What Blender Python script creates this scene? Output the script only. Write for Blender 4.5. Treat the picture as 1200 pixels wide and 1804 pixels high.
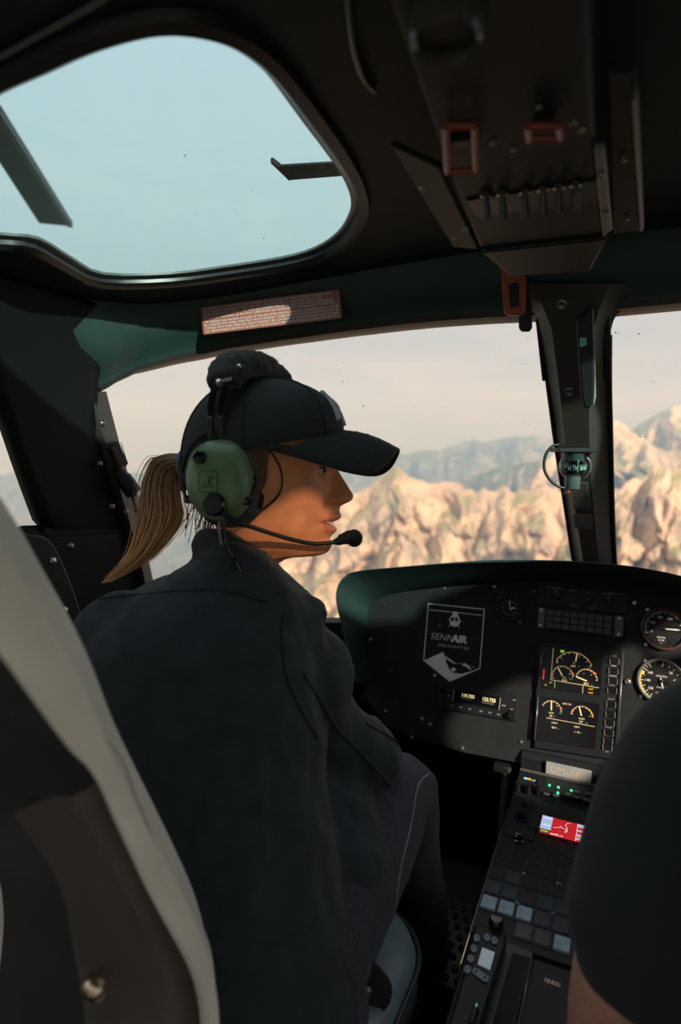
import bpy, bmesh, math, random
import numpy as np
from mathutils import Vector, Matrix, noise as mnoise
random.seed(7); rng = np.random.default_rng(7)
for o in list(bpy.data.objects): bpy.data.objects.remove(o)
scene = bpy.context.scene
COL = scene.collection

# ------------------------------------------------------------------ camera
FPX = 1100.0                                   # focal length in pixels of the 1200 x 1804 frame
CAM = np.array([0.08, 0.0, 1.0])               # rear bench, between the two front seats
_F = np.array([508., -100., FPX]); _F /= np.linalg.norm(_F)
_X = np.array([2420., 142., -FPX]); _X -= _F * _X.dot(_F); _X /= np.linalg.norm(_X)
_U = np.cross(_X, _F)
if _U[1] > 0: _U = -_U
WB = np.array([_X, _F, _U])                    # camera (right, down, forward) -> world (x right, y nose, z up)
RIGHT, DOWN, FWD = WB[:, 0], WB[:, 1], WB[:, 2]
cd = bpy.data.cameras.new('camera'); cam = bpy.data.objects.new('camera', cd); COL.objects.link(cam)
m = Matrix.Identity(4)
for i in range(3):
    m[i][0] = RIGHT[i]; m[i][1] = -DOWN[i]; m[i][2] = -FWD[i]; m[i][3] = CAM[i]
cam.matrix_world = m
cd.sensor_fit = 'HORIZONTAL'; cd.sensor_width = 24.0; cd.lens = FPX / 1200 * 24.0
cd.clip_start = 0.02; cd.clip_end = 60000
cd.dof.use_dof = True; cd.dof.focus_distance = 0.94; cd.dof.aperture_fstop = 3.2
scene.camera = cam

# ------------------------------------------------------------------ world, sun, exposure
scene.view_settings.view_transform = 'Standard'; scene.view_settings.look = 'None'
scene.view_settings.exposure = 0.0; scene.view_settings.gamma = 1.0; scene.view_settings.use_curve_mapping = False
world = bpy.data.worlds.new('evening_sky'); scene.world = world; world.use_nodes = True
nt = world.node_tree; nt.nodes.clear()
N = nt.nodes.new; L = nt.links.new
tc = N('ShaderNodeTexCoord'); sep = N('ShaderNodeSeparateXYZ'); L(tc.outputs['Generated'], sep.inputs[0])
ramp = N('ShaderNodeValToRGB'); mr = N('ShaderNodeMapRange'); mr.inputs[1].default_value = -0.5; mr.inputs[2].default_value = 1.0
L(sep.outputs[2], mr.inputs[0]); L(mr.outputs[0], ramp.inputs[0])
cr = ramp.color_ramp; cr.elements[0].position = 0.0; cr.elements[0].color = (.42, .46, .50, 1)
cr.elements[1].position = 1.0; cr.elements[1].color = (1.02, .92, .99, 1)
for p, c in ((.30, (.50, .56, .60)), (.335, (.50, .57, .61)), (.365, (.58, .61, .63)), (.40, (.65, .62, .62)), (.445, (.58, .555, .565)), (.55, (.74, .72, .74))):
    e = cr.elements.new(p); e.color = (*c, 1)
mp = N('ShaderNodeMapping'); mp.inputs['Scale'].default_value = (1.6, 1.6, 7.0); L(tc.outputs['Generated'], mp.inputs[0])
nz = N('ShaderNodeTexNoise'); nz.inputs['Scale'].default_value = 2.4; nz.inputs['Detail'].default_value = 6; nz.inputs['Roughness'].default_value = .58
L(mp.outputs[0], nz.inputs['Vector'])
cr2 = N('ShaderNodeValToRGB'); cr2.color_ramp.elements[0].position = .47; cr2.color_ramp.elements[0].color = (0, 0, 0, 1)
cr2.color_ramp.elements[1].position = .72; cr2.color_ramp.elements[1].color = (1, 1, 1, 1); L(nz.outputs[0], cr2.inputs[0])
mx = N('ShaderNodeMixRGB'); mx.inputs[2].default_value = (.93, .77, .71, 1); L(ramp.outputs[0], mx.inputs[1])
ml = N('ShaderNodeMath'); ml.operation = 'MULTIPLY'; ml.inputs[1].default_value = .55; L(cr2.outputs[0], ml.inputs[0]); L(ml.outputs[0], mx.inputs[0])
bg = N('ShaderNodeBackground'); bg.inputs['Strength'].default_value = 1.0; L(mx.outputs[0], bg.inputs[0])
ow = N('ShaderNodeOutputWorld'); L(bg.outputs[0], ow.inputs[0])

SUN_DIR = Vector((-.80, .60, -.51)).normalized()      # low evening sun from behind on the right
sd = bpy.data.lights.new('sun', 'SUN'); sd.energy = 6.5; sd.color = (1.0, .86, .70); sd.angle = math.radians(1.3)
sun = bpy.data.objects.new('sun', sd); COL.objects.link(sun)
sun.rotation_euler = SUN_DIR.to_track_quat('-Z', 'Y').to_euler(); sun.location = (3, -3, 4)

# ------------------------------------------------------------------ helpers
def ray(px, py):
    return WB @ (np.array([px - 600., py - 902., FPX]) / FPX)
def at(px, py, **k):
    """the point of the place seen at a pixel of the photograph, on the given x, y, z plane or at depth d"""
    d = ray(px, py); a, v = list(k.items())[0]
    if a == 'd': return CAM + d * v
    i = 'xyz'.index(a); return CAM + d * (v - CAM[i]) / d[i]
def onplane(px, py, o, n):
    d = ray(px, py); o = np.array(o); n = np.array(n)
    return CAM + d * (np.dot(o - CAM, n) / np.dot(d, n))
def proj(p):
    q = WB.T @ (np.array(p) - CAM); return 600 + FPX * q[0] / q[2], 902 + FPX * q[1] / q[2], q[2]
def nrm(v):
    v = np.array(v, float); return v / np.linalg.norm(v)
def catmull(P, n=8, closed=False):
    P = [np.array(p, float) for p in P]; out = []; m_ = len(P)
    rngi = range(m_) if closed else range(m_ - 1)
    for i in rngi:
        if closed: p0, p1, p2, p3 = P[i - 1], P[i], P[(i + 1) % m_], P[(i + 2) % m_]
        else: p0, p1, p2, p3 = P[max(i - 1, 0)], P[i], P[i + 1], P[min(i + 2, m_ - 1)]
        for j in range(n):
            t = j / n
            out.append(.5 * ((2 * p1) + (-p0 + p2) * t + (2 * p0 - 5 * p1 + 4 * p2 - p3) * t * t + (-p0 + 3 * p1 - 3 * p2 + p3) * t ** 3))
    if not closed: out.append(P[-1])
    return out
def rrect(w, h, r, n=4):
    """rounded rectangle polygon, centred, counter-clockwise"""
    out = []
    for cx, cy, a in ((w/2 - r, h/2 - r, 0), (-w/2 + r, h/2 - r, 90), (-w/2 + r, -h/2 + r, 180), (w/2 - r, -h/2 + r, 270)):
        for i in range(n + 1):
            t = math.radians(a + 90 * i / n); out.append((cx + r * math.cos(t), cy + r * math.sin(t)))
    return out
def circ(r, n=24, cx=0, cy=0):
    return [(cx + r * math.cos(2 * math.pi * i / n), cy + r * math.sin(2 * math.pi * i / n)) for i in range(n)]

class Fr:
    """a flat frame: origin, ex, ey, outward normal"""
    def __init__(s, o, ex, ey, n=None):
        s.o = np.array(o, float); s.ex = nrm(ex); s.n = nrm(np.cross(s.ex, ey)) if n is None else nrm(n); s.ey = nrm(np.cross(s.n, s.ex))
    def p(s, u, v, h=0): return s.o + s.ex * u + s.ey * v + s.n * h
    def px(s, x, y, h=0):
        q = onplane(x, y, s.o + s.n * h, s.n) - s.o; return float(q @ s.ex), float(q @ s.ey)
    def sub(s, u, v, h=0, a=0):
        c, si = math.cos(a), math.sin(a); f = Fr.__new__(Fr); f.o = s.p(u, v, h); f.ex = s.ex * c + s.ey * si; f.ey = s.ey * c - s.ex * si; f.n = s.n; return f
    def mat(s):
        M = Matrix.Identity(4)
        for i in range(3): M[i][0] = s.ex[i]; M[i][1] = s.ey[i]; M[i][2] = s.n[i]; M[i][3] = s.o[i]
        return M
IDF = Fr((0, 0, 0), (1, 0, 0), (0, 1, 0))

class MB:
    def __init__(s): s.v = []; s.f = []
    def add(s, V, Fc):
        b = len(s.v); s.v += [tuple(float(c) for c in p) for p in V]; s.f += [tuple(b + i for i in q) for q in Fc]; return s
    def prism(s, poly, fr=IDF, h0=0., h1=.001, top=None):
        n = len(poly); tp = top if top is not None else poly
        V = [fr.p(x, y, h0) for x, y in poly] + [fr.p(x, y, h1) for x, y in tp]
        return s.add(V, [tuple(range(n - 1, -1, -1)), tuple(range(n, 2 * n))] + [(i, (i + 1) % n, n + (i + 1) % n, n + i) for i in range(n)])
    def flat(s, poly, fr=IDF, h=0.):
        return s.add([fr.p(x, y, h) for x, y in poly], [tuple(range(len(poly)))])
    def box(s, c, size, fr=IDF):
        x, y, z = (q / 2 for q in size)
        g = Fr.__new__(Fr); g.o = fr.p(*c); g.ex, g.ey, g.n = fr.ex, fr.ey, fr.n
        return s.prism([(-x, -y), (x, -y), (x, y), (-x, y)], g, -z, z)
    def tube(s, path, r, n=10, cap=True, up=None):
        P = [np.array(p, float) for p in path]; m_ = len(P); R = r if hasattr(r, '__len__') else [r] * m_
        t0 = nrm(P[1] - P[0]); a = np.array([0, 0, 1.]) if abs(t0[2]) < .9 else np.array([1., 0, 0])
        if up is not None: a = np.array(up, float)
        u = nrm(np.cross(t0, a)); V = []
        for i in range(m_):
            t = nrm(P[min(i + 1, m_ - 1)] - P[max(i - 1, 0)]); u = nrm(u - t * u.dot(t)); w = np.cross(t, u)
            rr = R[i] if hasattr(R[i], '__len__') else (R[i], R[i])
            for k in range(n):
                an = 2 * math.pi * k / n; V.append(P[i] + u * math.cos(an) * rr[0] + w * math.sin(an) * rr[1])
        Fc = [(i * n + k, i * n + (k + 1) % n, (i + 1) * n + (k + 1) % n, (i + 1) * n + k) for i in range(m_ - 1) for k in range(n)]
        if cap: Fc += [tuple(range(n - 1, -1, -1)), tuple((m_ - 1) * n + k for k in range(n))]
        return s.add(V, Fc)
    def lathe(s, prof, fr=IDF, n=28, cap=True):
        V = []; m_ = len(prof)
        for r, h in prof:
            for k in range(n):
                a = 2 * math.pi * k / n; V.append(fr.p(r * math.cos(a), r * math.sin(a), h))
        Fc = [(i * n + k, i * n + (k + 1) % n, (i + 1) * n + (k + 1) % n, (i + 1) * n + k) for i in range(m_ - 1) for k in range(n)]
        if cap:
            if prof[0][0] > 1e-6: Fc.append(tuple(range(n - 1, -1, -1)))
            if prof[-1][0] > 1e-6: Fc.append(tuple((m_ - 1) * n + k for k in range(n)))
        return s.add(V, Fc)
    def grid(s, G, closeu=False, closev=False):
        """G[i][j]; closeu closes j"""
        m_, n = len(G), len(G[0]); V = [p for row in G for p in row]; Fc = []
        for i in range(m_ if closev else m_ - 1):
            for j in range(n if closeu else n - 1):
                Fc.append((i * n + j, i * n + (j + 1) % n, ((i + 1) % m_) * n + (j + 1) % n, ((i + 1) % m_) * n + j))
        return s.add(V, Fc)
    def loft(s, secs, cap=True):
        n = len(secs[0]); s.grid(secs, closeu=True); b = len(s.v) - n * len(secs)
        if cap: s.f += [tuple(b + k for k in range(n - 1, -1, -1)), tuple(b + (len(secs) - 1) * n + k for k in range(n))]
        return s
    def ell(s, c, r, n=20, m_=12, fr=IDF):
        V = []; c = np.array(c, float)
        for i in range(m_ + 1):
            th = math.pi * i / m_
            for k in range(n):
                a = 2 * math.pi * k / n
                V.append(c + fr.ex * r[0] * math.sin(th) * math.cos(a) + fr.ey * r[1] * math.sin(th) * math.sin(a) + fr.n * r[2] * math.cos(th))
        return s.add(V, [(i * n + k, (i + 1) * n + k, (i + 1) * n + (k + 1) % n, i * n + (k + 1) % n) for i in range(m_) for k in range(n)])
    def arc(s, fr, r0, r1, a0, a1, h=0., n=24):
        """flat ring sector, degrees, clockwise-from-top angles"""
        P = []
        for i in range(n + 1):
            a = math.radians(a0 + (a1 - a0) * i / n); P.append((math.sin(a), math.cos(a)))
        V = [fr.p(x * r0, y * r0, h) for x, y in P] + [fr.p(x * r1, y * r1, h) for x, y in P]
        return s.add(V, [(i, i + 1, n + 2 + i, n + 1 + i) for i in range(n)])
    def tick(s, fr, a, r0, r1, w, h=0.):
        a = math.radians(a); d = np.array([math.sin(a), math.cos(a)]); q = np.array([d[1], -d[0]]) * w / 2
        return s.flat([tuple(d * r0 - q), tuple(d * r0 + q), tuple(d * r1 + q), tuple(d * r1 - q)], fr, h)
    def line(s, fr, a, b, w, h=0.):
        a = np.array(a, float); b = np.array(b, float); d = nrm(b - a); q = np.array([-d[1], d[0]]) * w / 2
        return s.flat([tuple(a - q), tuple(b - q), tuple(b + q), tuple(a + q)], fr, h)
    def mesh(s, name, mat=None, smooth=40):
        me = bpy.data.meshes.new(name); me.from_pydata(s.v, [], s.f)
        bm = bmesh.new(); bm.from_mesh(me); bmesh.ops.remove_doubles(bm, verts=bm.verts, dist=1e-6)
        bmesh.ops.recalc_face_normals(bm, faces=bm.faces); bm.to_mesh(me); bm.free()
        if mat: me.materials.append(mat)
        if smooth:
            me.shade_smooth(); me.set_sharp_from_angle(angle=math.radians(smooth))
        return me
    def build(s, name, mat, parent=None, smooth=40, bevel=0, solid=0, seg=2, sub=0, label=None):
        o = bpy.data.objects.new(name, s.mesh(name, mat, smooth)); COL.objects.link(o); put(o, parent)
        if solid:
            q = o.modifiers.new('thickness', 'SOLIDIFY'); q.thickness = solid; q.offset = 0
        if bevel:
            q = o.modifiers.new('bevel', 'BEVEL'); q.width = bevel; q.segments = seg; q.limit_method = 'ANGLE'; q.angle_limit = math.radians(40)
        if sub:
            q = o.modifiers.new('sub', 'SUBSURF'); q.levels = sub; q.render_levels = sub
        if label: o['label'] = label
        return o
def put(o, parent):
    if parent is not None:
        o.parent = parent
        if parent.type == 'EMPTY': o.matrix_parent_inverse = Matrix.Translation(-parent.location)
def tag(o, label=None, cat=None, group=None, kind=None):
    if label: o['label'] = label
    if cat: o['category'] = cat
    if group: o['group'] = group
    if kind: o['kind'] = kind
    return o
def thing(name, loc, label, cat, group=None):
    o = bpy.data.objects.new(name, None); COL.objects.link(o); o.location = tuple(float(c) for c in loc); o.empty_display_size = .02
    return tag(o, label, cat, group)
def inst(me, name, fr, parent):
    o = bpy.data.objects.new(name, me); COL.objects.link(o); o.matrix_basis = fr.mat(); put(o, parent); return o

def text(body, fr, u, v, size, mat, name, parent, align='CENTER', shear=0, bold=0, h=.0006, ext=.0002, space=1.0, sx=1.0, maxw=0.):
    c = bpy.data.curves.new('txt', 'FONT'); c.body = body; c.size = size; c.align_x = align; c.align_y = 'CENTER'; c.shear = shear
    c.offset = bold; c.extrude = ext; c.space_character = space; c.resolution_u = 2
    t = bpy.data.objects.new('txt', c); me = bpy.data.meshes.new_from_object(t)
    if maxw:
        wd = max(p.co.x for p in me.vertices) * sx
        if wd > maxw: sx *= maxw / wd
    for p in me.vertices: p.co.x *= sx
    bpy.data.objects.remove(t); me.name = name; me.materials.clear(); me.materials.append(mat)
    return inst(me, name, fr.sub(u, v, h), parent)

# ------------------------------------------------------------------ materials
MATS = {}
def M(name, col, rough=.6, metal=0., spec=.5, emit=0., bump=0., bscale=200., var=.0, vscale=30., coat=0., stretch=None, sheen=0., sss=0.):
    if name in MATS: return MATS[name]
    mt = bpy.data.materials.new(name); mt.use_nodes = True; t = mt.node_tree; b = t.nodes['Principled BSDF']
    b.inputs['Base Color'].default_value = (*col, 1); b.inputs['Roughness'].default_value = rough; b.inputs['Metallic'].default_value = metal
    b.inputs['Specular IOR Level'].default_value = spec; b.inputs['Coat Weight'].default_value = coat
    if sheen: b.inputs['Sheen Weight'].default_value = sheen; b.inputs['Sheen Roughness'].default_value = .4
    if sss: b.inputs['Subsurface Weight'].default_value = sss; b.inputs['Subsurface Radius'].default_value = (.012, .004, .002)
    if emit: b.inputs['Emission Color'].default_value = (*col, 1); b.inputs['Emission Strength'].default_value = emit
    co = t.nodes.new('ShaderNodeTexCoord'); mpn = t.nodes.new('ShaderNodeMapping'); t.links.new(co.outputs['Object'], mpn.inputs[0])
    if stretch: mpn.inputs['Scale'].default_value = stretch
    if not var and not bump: var = .12
    if var:
        n_ = t.nodes.new('ShaderNodeTexNoise'); n_.inputs['Scale'].default_value = vscale; n_.inputs['Detail'].default_value = 4; t.links.new(mpn.outputs[0], n_.inputs['Vector'])
        r_ = t.nodes.new('ShaderNodeValToRGB'); r_.color_ramp.elements[0].position = .3; r_.color_ramp.elements[1].position = .7
        r_.color_ramp.elements[0].color = (*[c * (1 - var) for c in col], 1); r_.color_ramp.elements[1].color = (*[min(c * (1 + var), 1) for c in col], 1)
        t.links.new(n_.outputs[0], r_.inputs[0]); t.links.new(r_.outputs[0], b.inputs['Base Color'])
    if bump:
        n2 = t.nodes.new('ShaderNodeTexNoise'); n2.inputs['Scale'].default_value = bscale; n2.inputs['Detail'].default_value = 3; t.links.new(mpn.outputs[0], n2.inputs['Vector'])
        bp = t.nodes.new('ShaderNodeBump'); bp.inputs['Strength'].default_value = bump; bp.inputs['Distance'].default_value = .002
        t.links.new(n2.outputs[0], bp.inputs['Height']); t.links.new(bp.outputs[0], b.inputs['Normal'])
    MATS[name] = mt; return mt
def glass(name, tint, gloss=.06, rough=.0):
    mt = bpy.data.materials.new(name); mt.use_nodes = True; t = mt.node_tree; t.nodes.clear()
    tr = t.nodes.new('ShaderNodeBsdfTransparent'); tr.inputs[0].default_value = (*tint, 1)
    gl = t.nodes.new('ShaderNodeBsdfGlossy'); gl.inputs['Roughness'].default_value = rough; gl.inputs['Color'].default_value = (1, 1, 1, 1)
    lw = t.nodes.new('ShaderNodeLayerWeight'); lw.inputs[0].default_value = .25
    mu = t.nodes.new('ShaderNodeMath'); mu.operation = 'MULTIPLY'; mu.inputs[1].default_value = gloss; t.links.new(lw.outputs['Fresnel'], mu.inputs[0])
    mx_ = t.nodes.new('ShaderNodeMixShader'); t.links.new(mu.outputs[0], mx_.inputs[0]); t.links.new(tr.outputs[0], mx_.inputs[1]); t.links.new(gl.outputs[0], mx_.inputs[2])
    o_ = t.nodes.new('ShaderNodeOutputMaterial'); t.links.new(mx_.outputs[0], o_.inputs[0]); return mt
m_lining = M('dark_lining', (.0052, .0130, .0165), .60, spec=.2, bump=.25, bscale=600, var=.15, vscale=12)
m_header = M('header_vinyl', (.019, .046, .042), .42, bump=.3, bscale=900, var=.12, vscale=14)
m_trim = M('dark_trim_paint', (.030, .026, .024), .45, bump=.08, bscale=300)
m_rubber = M('black_rubber', (.014, .015, .016), .35, var=.2)
m_post = M('brown_black_post_paint', (.060, .048, .041), .38, bump=.06, bscale=200)
m_panel = M('panel_black_paint', (.0160, .0180, .0183), .62, spec=.22, bump=.15, bscale=700, var=.15)
m_glare = M('glareshield_leatherette', (.016, .034, .031), .50, bump=.3, bscale=600)
m_plastic = M('black_plastic', (.011, .0145, .0155), .45, spec=.3, var=.1)
m_gloss = M('gloss_black', (.010, .010, .011), .12, var=.1)
m_steel = M('bare_steel', (.62, .58, .54), .30, metal=1., var=.1)
m_dsteel = M('dark_steel', (.22, .21, .20), .38, metal=1., var=.1)
m_print = M('white_print', (.72, .71, .68), .6, var=.04)
m_printg = M('grey_print', (.36, .36, .35), .6, var=.06)
g_clear = glass('windscreen_acrylic', (.97, .985, .99), .12)
g_smoke = glass('added_smoked_acrylic', (.28, .245, .21), .012)  # tint of the added roof pane, sets the sun strength on the face
g_teal = glass('tinted_roof_acrylic', (.58, .86, .90), .012)
# ================================================================== THE CABIN SHELL
def zroof(x, y): return 1.340 - .20 * x * x - .25 * max(0., y - .80) ** 2
PLAN = catmull([(-.79, .60), (-.775, .76), (-.73, .88), (-.63, .97), (-.45, 1.04), (-.22, 1.08), (0, 1.09)], 10)
PLAN = PLAN + [np.array([-p[0], p[1]]) for p in PLAN[-2::-1]]
def hit_plan(px, py, plan):
    d = ray(px, py); o = CAM[:2]; best = None
    for a, b in zip(plan[:-1], plan[1:]):
        e = b - a; den = d[0] * (-e[1]) + d[1] * e[0]
        if abs(den) < 1e-9: continue
        r = a - o; t = (r[0] * (-e[1]) + r[1] * e[0]) / den; s = (d[0] * r[1] - d[1] * r[0]) / den
        if t > 0 and -1e-6 <= s <= 1 + 1e-6 and (best is None or t < best): best = t
    return CAM + d * best
# lower edge of the header above the windscreen
hb = [hit_plan(x, y, PLAN) for x, y in ((182, 690), (198, 677), (240, 657), (310, 638), (400, 619), (500, 604), (600, 590), (700, 578), (780, 570), (860, 565), (940, 561), (1000, 558))]
hbL = sorted([tuple(p) for p in hb]); zfit = lambda x: float(np.interp(x, [p[0] for p in hbL], [p[2] for p in hbL]))
NH = 90
head = []
for i in range(NH + 1):
    q = PLAN[int(round(i * (len(PLAN) - 1) / NH))]; z = zfit(-abs(q[0])); head.append(np.array([q[0], q[1], z]))
def plan_in(i):
    t = head[min(i + 1, NH)][:2] - head[max(i - 1, 0)][:2]; n_ = np.array([t[1], -t[0]]); return np.array([*nrm(n_), 0])
UPZ = np.array([0, 0, 1.])
def headsec(prof):
    G = []
    for i in range(NH + 1):
        inn = plan_in(i); G.append([head[i] + inn * a + UPZ * b for a, b in prof])
    return G
ceil = thing('ceiling', (0, .5, 1.2), 'dark cabin roof lining with header beam over the windscreen', 'roof')
tag(ceil, kind='structure'); del ceil['category']
G = headsec([(-.03, .0), (-.001, .0), (.012, .003), (.016, .012)])
MB().grid(G).build('windscreen_lip', m_trim, ceil)
G = headsec([(.016, .012), (.020, .022), (.034, .036), (.050, .062), (.058, .085), (.060, .16)])
for i, row in enumerate(G):
    for p in row[1:]: p[2] = min(p[2], zroof(p[0], p[1]) + .004)
MB().grid(G).build('header_beam', m_header, ceil)
# roof with a rounded opening each side
sky_px = [(-48, 330), (-44, 415), (-30, 450), (0, 464), (60, 488), (120, 500), (180, 499), (300, 489), (400, 476), (500, 460), (560, 443), (602, 417), (626, 383), (632, 352), (620, 312), (590, 262), (555, 213), (515, 158), (482, 116), (445, 82), (400, 56), (340, 41), (280, 39), (220, 51), (150, 74), (80, 106), (0, 142), (-30, 165), (-46, 220)]
def onroof(px, py):
    z = 1.3
    for _ in range(12):
        p = at(px, py, z=z); z = zroof(p[0], p[1])
    return p
hole = catmull([onroof(*q)[:2] for q in sky_px], 3, True)
hole = [np.array([max(p[0], -.755 + .0 * p[1]), p[1]]) for p in hole]
hc = np.mean(hole, axis=0)
def rect_hit(c, d, x0, x1, y0, y1):
    ts = []
    if d[0] > 1e-9: ts.append((x1 - c[0]) / d[0])
    if d[0] < -1e-9: ts.append((x0 - c[0]) / d[0])
    if d[1] > 1e-9: ts.append((y1 - c[1]) / d[1])
    if d[1] < -1e-9: ts.append((y0 - c[1]) / d[1])
    return c + d * min(ts)
def roof_half(sgn):
    G = []; K = 10
    inner = hole
    angs = [math.atan2(*(p - hc)[::-1]) for p in inner]
    for k in range(K + 1):
        row = []
        for p in inner:
            q = rect_hit(hc, nrm(p - hc), -.82, 0.0, -.78, 1.10); w = (k / K) ** 1.5
            r = p * (1 - w) + q * w; row.append(np.array([sgn * r[0], r[1], zroof(r[0], r[1])]))
        G.append(row)
    return MB().grid(G, closeu=True)
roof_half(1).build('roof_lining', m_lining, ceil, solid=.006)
SMX, SMY, SMW, SMH = SMOKE = (.355, .195, .115, .125)  # unseen roof opening, added and sized to let sun onto the face
def roof_right():
    mb = MB(); G = []; K = 10; y_split = .315
    for k in range(K + 1):
        row = []
        for p in hole:
            q = rect_hit(hc, nrm(p - hc), -.82, 0.0, y_split, 1.10); w = (k / K) ** 1.5; r = p * (1 - w) + q * w; row.append(np.array([-r[0], r[1], zroof(r[0], r[1])]))
        G.append(row)
    mb.grid(G, closeu=True); c = np.array([SMX, SMY]); inner = densify([tuple(c + np.array(q)) for q in rrect(SMW, SMH, .03, 3)], 2); G = []
    for k in range(K + 1):
        row = []
        for p in inner:
            p = np.array(p); q = rect_hit(c, nrm(p - c), 0.0, .82, -.78, y_split); w = (k / K) ** 1.3; r = p * (1 - w) + q * w; row.append(np.array([r[0], r[1], zroof(r[0], r[1])]))
        G.append(row)
    mb.grid(G, closeu=True); return mb, inner
def densify(P, n=6):
    out = []
    for a, b in zip(P, P[1:] + P[:1]):
        for k in range(n): out.append(tuple(np.array(a) * (1 - k / n) + np.array(b) * k / n))
    return out
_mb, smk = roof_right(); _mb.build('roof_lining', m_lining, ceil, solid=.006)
tag(MB().grid([[np.array([SMX + (p[0] - SMX) * t, SMY + (p[1] - SMY) * t, zroof(p[0], p[1]) + .006]) for p in smk] for t in (.02, .5, 1.04)], closeu=True).build('window_10', g_smoke), 'small smoked roof pane behind the right roof window', kind='structure')
for q in ((-.82, -.78), (-.82, 1.1)): pass
# corner fill of the radial roof sheet
for sgn in (1, -1):
    MB().box((sgn * .83, -.1, 1.19), (.06, 1.5, .06)).build('outer_skin', m_lining, ceil)
def roofz(p, dz=0): return np.array([p[0], p[1], zroof(p[0], p[1]) + dz])
def mirror(P, sgn): return [np.array([sgn * p[0], p[1], p[2]]) for p in P]
wn = 0
for sgn, lab in ((1, 'teal tinted roof window over the left seat'), (-1, 'teal tinted roof window over the right seat')):
    wn += 1
    w = thing('window_%d' % wn, mirror([roofz(hc)], sgn)[0], lab, 'window'); del w['category']; tag(w, kind='structure')
    seal = mirror([roofz(p, -.004) for p in hole] , sgn); n_ = len(seal); cen = mirror([roofz(hc)], sgn)[0]
    def ringoff(a, dz): return [p + nrm(p - cen) * a + UPZ * dz for p in seal]
    secs = [ringoff(-.003, .010), ringoff(-.004, -.004), ringoff(.004, -.009), ringoff(.016, -.007), ringoff(.020, .004)]
    MB().grid(secs, closeu=True).build('rubber_seal', m_rubber, w)
    secs = [ringoff(-.012, .004), ringoff(-.012, .0075), ringoff(-.001, .0075), ringoff(-.001, .003)]
    MB().grid(secs, closeu=True, closev=True).build('seal_lip', M('grey_rubber', (.10, .115, .115), .3), w)
    G = [[cen * (1 - k / 8) + (p + UPZ * .012) * (k / 8) for p in seal] for k in range(9)]
    for row in G:
        for p in row: p[2] = zroof(abs(p[0]), p[1]) + .006
    MB().grid(G, closeu=True).build('pane', g_teal, w)
# ---- windscreen: base curve, panes, nose wall
BASE = catmull([(-.80, .60), (-.80, .85), (-.77, 1.05), (-.68, 1.25), (-.5, 1.38), (-.25, 1.44), (0, 1.46)], 10)
BASE = BASE + [np.array([-p[0], p[1]]) for p in BASE[-2::-1]]
def base(i): return BASE[int(round(i * (len(BASE) - 1) / NH))]
def ws(i, t):
    a = head[i] + np.array([0, 0, .01]); b = np.array([*base(i), .52]); bow = math.sin(math.pi * t) * .05
    q = a * (1 - t) + b * t; q[:2] -= plan_in(i)[:2] * bow; return q
for name, i0, i1, lab in (('window_3', 8, 45, 'left windscreen pane with mountains beyond'), ('window_4', 45, 82, 'right windscreen pane right of the centre post')):
    w = MB().grid([[ws(i, t / 10) for t in range(11)] for i in range(i0, i1 + 1)]).build(name, g_clear)
    tag(w, lab, kind='structure')
nose = MB().grid([[np.array([*base(i), .0]), np.array([*base(i), .58]), np.array([*(base(i) - plan_in(i)[:2] * .02), .585])] for i in range(NH + 1)]).build('wall_front', m_lining, solid=.01)
tag(nose, 'dark nose shell below the windscreen', kind='structure')
tag(MB().box((0, .35, -.02), (1.7, 2.4, .04)).build('floor', M('floor_rubber', (.016, .018, .019), .7, bump=.5, bscale=120)), 'black cabin floor under the seats', kind='structure')
# ---- side walls
edge_px = [(150, 640), (182, 690), (192, 730), (206, 785), (224, 850), (240, 920), (258, 1000), (280, 1100), (310, 1250), (350, 1450)]
XW = -.765
edge = [at(x, y, x=XW) for x, y in edge_px]
ez = [p[2] for p in edge][::-1]; eyv = [p[1] for p in edge][::-1]
def yedge(z): return float(np.interp(z, ez, eyv))
wf = [at(x, y, x=XW) for x, y in ((0, 757), (40, 862), (76, 946), (0, 939))]
def wall(sgn, hole2, name, lab):
    hole2 = [np.array(p) for p in hole2]; c = np.mean(hole2, axis=0); K = 8; G = []
    for k in range(K + 1):
        row = []
        for p in hole2:
            d = nrm(p - c); q = rect_hit(c, d, -.8, 2.0, -.0, 1.235)
            # front limit follows the slanted pillar edge
            for _ in range(6):
                ye = yedge(q[1])
                if q[0] > ye: q = c + d * ((ye - c[0]) / d[0]) if d[0] > 1e-6 else q
            w_ = (k / K); r = p * (1 - w_) + q * w_
            x = XW * (1 - .10 * max(0, (r[1] - .85) / .5) ** 2 - .06 * max(0, (.6 - r[1]) / .6)); row.append(np.array([sgn * x, r[0], r[1]]))
        G.append(row)
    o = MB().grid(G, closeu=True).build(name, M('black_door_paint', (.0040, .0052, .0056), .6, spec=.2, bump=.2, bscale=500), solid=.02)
    tag(o, lab, kind='structure'); return hole2
topz = 1.20
f0, f1, f2, f3 = [(p[1], p[2]) for p in wf]
def smoothpoly(P, n=4): return catmull(P, n, True)
def densify(P, n=6):
    out = []
    for a, b in zip(P, P[1:] + P[:1]):
        for k in range(n): out.append(tuple(np.array(a) * (1 - k / n) + np.array(b) * k / n))
    return out
sl = (f1[0] - f0[0]) / (f1[1] - f0[1])
hL = densify([(f2[0], f2[1]), (f0[0], f0[1]), (f0[0] + sl * (1.13 - f0[1]) - .015, 1.13), (f0[0] + sl * (topz - f0[1]) - .06, topz), (.30, 1.21), (.05, 1.20), (-.15, 1.17), (-.55, 1.15), (-.62, 1.1), (-.62, .50), (-.56, .45), (.12, .45), (.18, .50), (.22, f3[1] - .01), (f3[0], f3[1])])
wall(1, hL, 'wall_left', 'dark left door and pillar beside the woman')
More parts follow.
